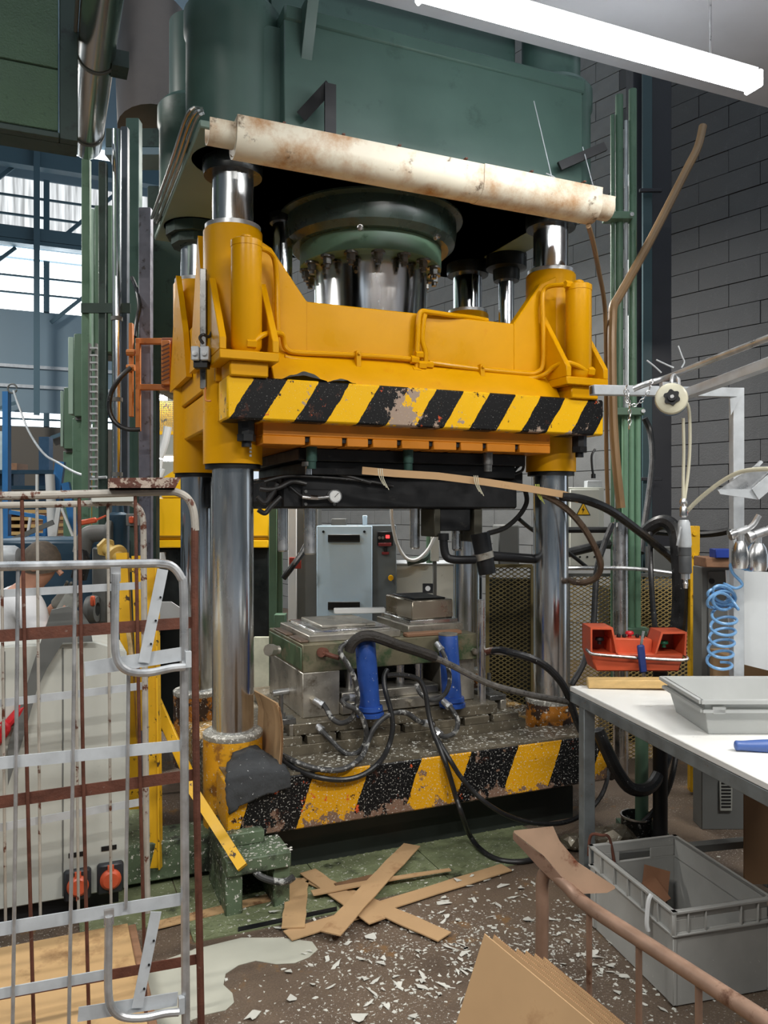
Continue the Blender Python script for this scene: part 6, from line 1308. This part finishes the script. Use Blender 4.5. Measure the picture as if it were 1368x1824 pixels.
for k in range(4):
    rr = random.Random(k + 3); c = O + cl * (.36 + .05 * k - .03 * (k % 2)) + cw * (.10 + .05 * k) + UP * (.10 + .02 * k); ax = (RIGHT * math.cos(k * .8 - 1.1) + (UP * .8 + FWD * .5) * math.sin(k * .8 - 1.1)).normalized(); bx2 = (-FWD * .7 + UP * .8).cross(ax).normalized()
    q = MB(); q.obox(c, ax * .075, bx2 * .05, ax.cross(bx2) * .003); tag(P('cardboard_scrap', q, M('scrap_brown', ccol(132, 92, 66), .85, var=.15, scale=8) if 'scrap_brown' not in MATS else MATS['scrap_brown']), 'crumpled brown cardboard scrap lying inside the grey crate', 'cardboard', 'cardboard scraps in the grey crate')
# steel can
c = W(1136, 1470, 3.95); c.z = .0; cn = thing('steel_can', 'open blackened steel can on the floor under the bench', 'can', c)
q = MB(); q.lathe(c, [(0, .004), (.078, .004), (.08, .01), (.08, .14), (.082, .145), (.08, .15), (.075, .15), (.074, .02), (0, .02)], 28); P('wall', q, M('sooty_steel', ccol(60, 60, 58), .3, .7, var=.4, scale=14, splat=(ccol(200, 200, 195), .66, 50)), cn)
q = MB(); q.lathe(c, [(.076, .146), (.084, .146), (.084, .154), (.076, .154)], 28); P('rim', q, steelb, cn)
# ---------------------------------------------------------------- trolley rail with push plate and cardboard stack
tl = thing('trolley_rail', 'rusty trolley end rail with flat push plate in the foreground corner', 'trolley', (W(1040, 1700, 1.9).x, W(1040, 1700, 1.9).y, 0))
a = W(986, 1560, 2.02); b_ = W(1045, 1612, 1.9); e_ = W(1368, 1822, 1.42); far_ = e_ + (e_ - b_) * .8
trm = M('trolley_tube', ccol(146, 118, 100), .45, .3, var=.2, scale=12, wear=(ccol(96, 66, 50), .62, 10, .1))
q = MB(); foot_ = Vector((a.x, a.y, 0)) - RIGHT * .035
q.tube([foot_, foot_ + UP * .3, W(966, 1640, 2.02), W(966, 1570, 2.02), W(978, 1552, 2.01), W(1010, 1578, 1.96), b_, b_ + (e_ - b_) * .5, e_, far_], .0165, 14, 6); P('rail_tube', q, trm, tl)
for px, py in ((1050, 1610), (1137, 1680), (1246, 1752), (1400, 1850)):
    best = min([b_ + (far_ - b_) * (k / 200) for k in range(200)], key=lambda p_: abs((p_.dot(RIGHT)) / p_.dot(FWD) * F + CX - px)); q = MB(); q.cyl(best - UP * .01, Vector((best.x, best.y, .08)), .0072, n=10); P('baluster', q, trm, tl)
pb = Vector((a.x, a.y, .08)) - RIGHT * .05; q = MB(); q.bar(pb, Vector((far_.x, far_.y, .08)), .03, .03); P('bottom_bar', q, rustm, tl)
pp = [(914, 1478), (985, 1470), (997, 1496), (1030, 1535), (1097, 1578), (1082, 1586), (1036, 1588), (1000, 1556), (968, 1520)]
dz = lambda x: 2.04 - (x - 914) / 183 * .16
q = MB(); q.prism([W(x, y, dz(x)) for x, y in pp], (RIGHT * .0 - UP * .008)); P('push_plate', q, M('plate_worn', ccol(198, 166, 140), .55, .2, var=.12, scale=10, wear=(ccol(128, 66, 44), .6, 9, .12)), tl, .002)
q = MB(); q.prism([W(x, y, dz(x)) - UP * .008 for x, y in ((914, 1478), (968, 1520), (1000, 1556), (1036, 1588), (1036, 1600), (995, 1574), (960, 1540), (914, 1490))], FWD * .004); P('plate_lip', q, trm, tl)
# cardboard stack standing against the rail
st_g = 'cardboard sheets leaning in the foreground trolley'
for k in range(7):
    ax_, ay_ = ((863, 1664), (880, 1666), (905, 1688), (921, 1691), (937, 1695), (953, 1700), (969, 1706))[k]; d0 = 1.72 + k * .022
    A_ = W(ax_, ay_, d0); Lv = W(ax_ - 60, ay_ + 190, d0 - .02) - A_; Rv = W(ax_ + 200, ay_ + 166, d0 - .06) - A_
    Lv = Lv * 2.6; Rv = Rv * (2.2 if k else 2.0); q = MB(); nn = Lv.cross(Rv).normalized(); nn = nn if nn.dot(FWD) > 0 else -nn
    q.prism([A_, A_ + Lv, A_ + Lv * 1.1 + Rv, A_ + Rv], nn * .0065)
    lab = ('front cardboard sheet of the stack leaning in the foreground corner', 'second cardboard sheet of the foreground stack, just behind the front one')[k] if k < 2 else '%s cardboard sheet from the front in the foreground stack' % ('third', 'fourth', 'fifth', 'sixth', 'rearmost')[k - 2]
    o = tag(P('cardboard_sheet', q, card), lab, 'cardboard', st_g)
    if k: 
        q = MB(); m_ = 150
        for j in range(m_): c = A_ + Rv * ((j + .5) / m_) + nn * .00325 - Lv.normalized() * .0005; q.obox(c, Rv.normalized() * (Rv.length / m_ * .28), nn * .0018, Lv.normalized() * .0006)
        f_ = P('flute_edge', q, flute, o, smooth=False); f_['kind'] = 'stuff'
# ---------------------------------------------------------------- board on a pallet at the lower left
pb_ = thing('pallet', 'wooden pallet under the brown board behind the roll cages', 'pallet', (*onZ(120, 1760, .05).xy, 0))
fr0 = onZ(232, 1640, .11); X1 = fr0.x; Yb = fr0.y
def pbox(nm, x0, x1, y0, y1, z0, z1, mat, par): q = MB(); q.box(x0, y0, z0, x1, y1, z1); return P(nm, q, mat, par, .002)
for y in (Yb - .75, Yb - .45, Yb - .08): pbox('runner', X1 - 1.15, X1 + .02, y, y + .08, 0, .075, woodd, pb_)
for k in range(5): pbox('deck_board', X1 - 1.15 + k * .26, X1 - 1.15 + k * .26 + .13, Yb - .75, Yb, .075, .095, woodd, pb_)
o = pbox('board', X1 - 1.2, X1 - .01, Yb - .72, Yb - .01, .096, .108, M('brown_board', ccol(196, 160, 112), .55, var=.08, scale=3, wear=(ccol(128, 92, 56), .57, 2.6, .12)), None)
tag(o, 'flat brown fibreboard sheet lying on the pallet', 'board')
# ---------------------------------------------------------------- paint flakes
flk = M('paint_flake', ccol(206, 205, 196), .6, var=.08, scale=9)
def flake_poly(rr, r_):
    n = rr.randint(5, 8); el = rr.uniform(.35, 1.0); th = rr.uniform(0, 6.28); ph = sorted(rr.uniform(0, 2 * math.pi) for _ in range(n))
    P_ = [(math.cos(a) * r_ * rr.uniform(.5, 1.1), math.sin(a) * r_ * el * rr.uniform(.5, 1.1)) for a in ph]
    return [(x * math.cos(th) - y * math.sin(th), x * math.sin(th) + y * math.cos(th)) for x, y in P_]
protos_f = []
rr = random.Random(11)
for k in range(10):
    pts = flake_poly(rr, .03); q = MB(); q.prism([(x, y, 0) for x, y in pts], (0, 0, .0015)); m_ = len(pts)
    q.v = [(x, y, z + .004 * math.sin(x * 70) + .004) for x, y, z in q.v]
    protos_f.append(q)
big = [(1055, 1705), (705, 1742), (740, 1660), (845, 1605), (790, 1602), (660, 1770), (680, 1720), (748, 1740), (750, 1760), (640, 1815), (490, 1630), (500, 1655), (662, 1670), (790, 1610), (812, 1640), (805, 1690), (832, 1700), (825, 1735), (560, 1640), (940, 1640), (915, 1600), (980, 1640), (1090, 1680), (1110, 1740), (1085, 1720), (1130, 1770), (900, 1580), (870, 1570), (950, 1575), (690, 1795), (600, 1720), (590, 1760), (520, 1780), (450, 1810), (735, 1810), (1060, 1650), (1010, 1680), (1150, 1790), (1180, 1800), (1100, 1770)]
while len(big) < 150: big.append((rr.gauss(860, 190), rr.triangular(1540, 1824, 1720)))
made = []
for i, (px, py) in enumerate(big):
    if not (400 < px < 1250 and 1530 < py < 1835): continue
    k = i % 10; z = .0
    if made and len(made) > k and made[k][0] == k: o = made[k][1].copy(); COL.objects.link(o)
    else: o = protos_f[k].build('paint_flake', flk, smooth=False); made.append((k, o))
    c = onZ(px, py, 0); onp = .012 if (c.y > 3.12 and c.x < 2.3) else .001
    s_ = rr.uniform(.5, 1.35) if i < 40 else rr.uniform(.3, .8)
    o.location = (c.x, c.y, onp); o.rotation_euler = (0, 0, rr.uniform(0, 6.28)); o.scale = (s_ * (1.6 if i % 5 == 0 else 1), s_ * (.5 if i % 5 == 0 else 1), 1)
    tag(o, 'curled grey-white paint flake lying on the brown floor', 'paint flake', 'paint flakes on the floor')
q = MB()
for i in range(2300):
    px, py = rr.gauss(880, 260), rr.triangular(1515, 1860, 1700)
    c = onZ(px, py, 0)
    if c.y > 3.72 or (c.x < .5): continue
    z = .0075 if (c.y > 3.12 and c.x < 2.3) else .0005
    r_ = rr.choice((.003, .004, .006, .008, .012)); pts = flake_poly(rr, r_); q.prism([(c.x + x, c.y + y, z) for x, y in pts], (0, 0, .0012))
for i in range(900):   # crumbs on the base ledge, bolster and foot
    zone = rr.random()
    if zone < .5: x, y, z = rr.uniform(.98, 2.66), rr.uniform(3.41, 3.63), .4975
    elif zone < .85: x, y, z = rr.uniform(.98, 2.34), rr.uniform(3.645, 3.9), .586
    else: x, y, z = rr.uniform(.68, .95), rr.uniform(3.23, 3.4), .236
    pts = flake_poly(rr, rr.choice((.003, .005, .008, .012))); q.prism([(x + a, y + b2, z) for a, b2 in pts], (0, 0, .0015))
o = P('paint_crumbs', q, flk, smooth=False); tag(o, 'fine grey-white paint crumbs scattered over floor and press base', 'debris', kind='stuff')
# ---------------------------------------------------------------- hall luminaire housings (aisle lamps and the added fill lamps at the back)
for i, (p, w_) in enumerate(HALL_AND_FILL_LAMPS):
    t = thing('luminaire', ('hall strip luminaire over the aisle near the roll cages', 'hall strip luminaire above the photographer', 'hall strip luminaire over the bench aisle', 'added unseen fill lamp over the cabinet row', 'added fill lamp hidden behind the press', 'added unseen fill lamp high near the far windows')[i], 'lamp', p)
    q = MB(); q.box(p[0] - .75, p[1] - .07, p[2] - .03, p[0] + .75, p[1] + .07, p[2] + .03); P('housing', q, whi, t, .004)
    for x in (-.5, .5): q = MB(); q.cyl((p[0] + x, p[1], p[2] + .03), (p[0] + x, p[1], 13.62 if p[1] > 5.6 else p[2] + .9), .006, n=6); P('hanger', q, galv, t)

# ---------------------------------------------------------------- last small things
o = wbox(1326, 1450, 1372, 1575, 3.35, .01); tag(P('cardboard_sheet', o, M('kraft_dark', ccol(128, 98, 70), .8, var=.06)), 'brown cardboard sheet standing under the bench at the frame edge', 'cardboard')
sw = thing('switch_box', 'small grey switch box with red rocker beside the blue motor', 'switch', W(234, 945, 4.55)); P('box', wbox(224, 244, 915, 937, 4.6, .05), gryd, sw, .004); P('rocker', wbox(229, 237, 920, 932, 4.58, .03), ora, sw, .004); P('stem', wbox(232, 238, 937, FY(4.62), 4.62, .02), grnd, sw)
tag(P('marker_strip', wbox(158, 162, 838, FY(5.15), 5.15, .02), yelm), 'slim yellow marker strip beside the thin green posts', 'strip')
hose('thin black cable hanging down the front of the yellow machine', [W(271, 886, 8.9), W(276, 895, 8.85), W(277, 940, 8.85), W(276, 985, 8.85), W(274, 1020, 8.85)], .012, rub, cat='cable', name='cable')
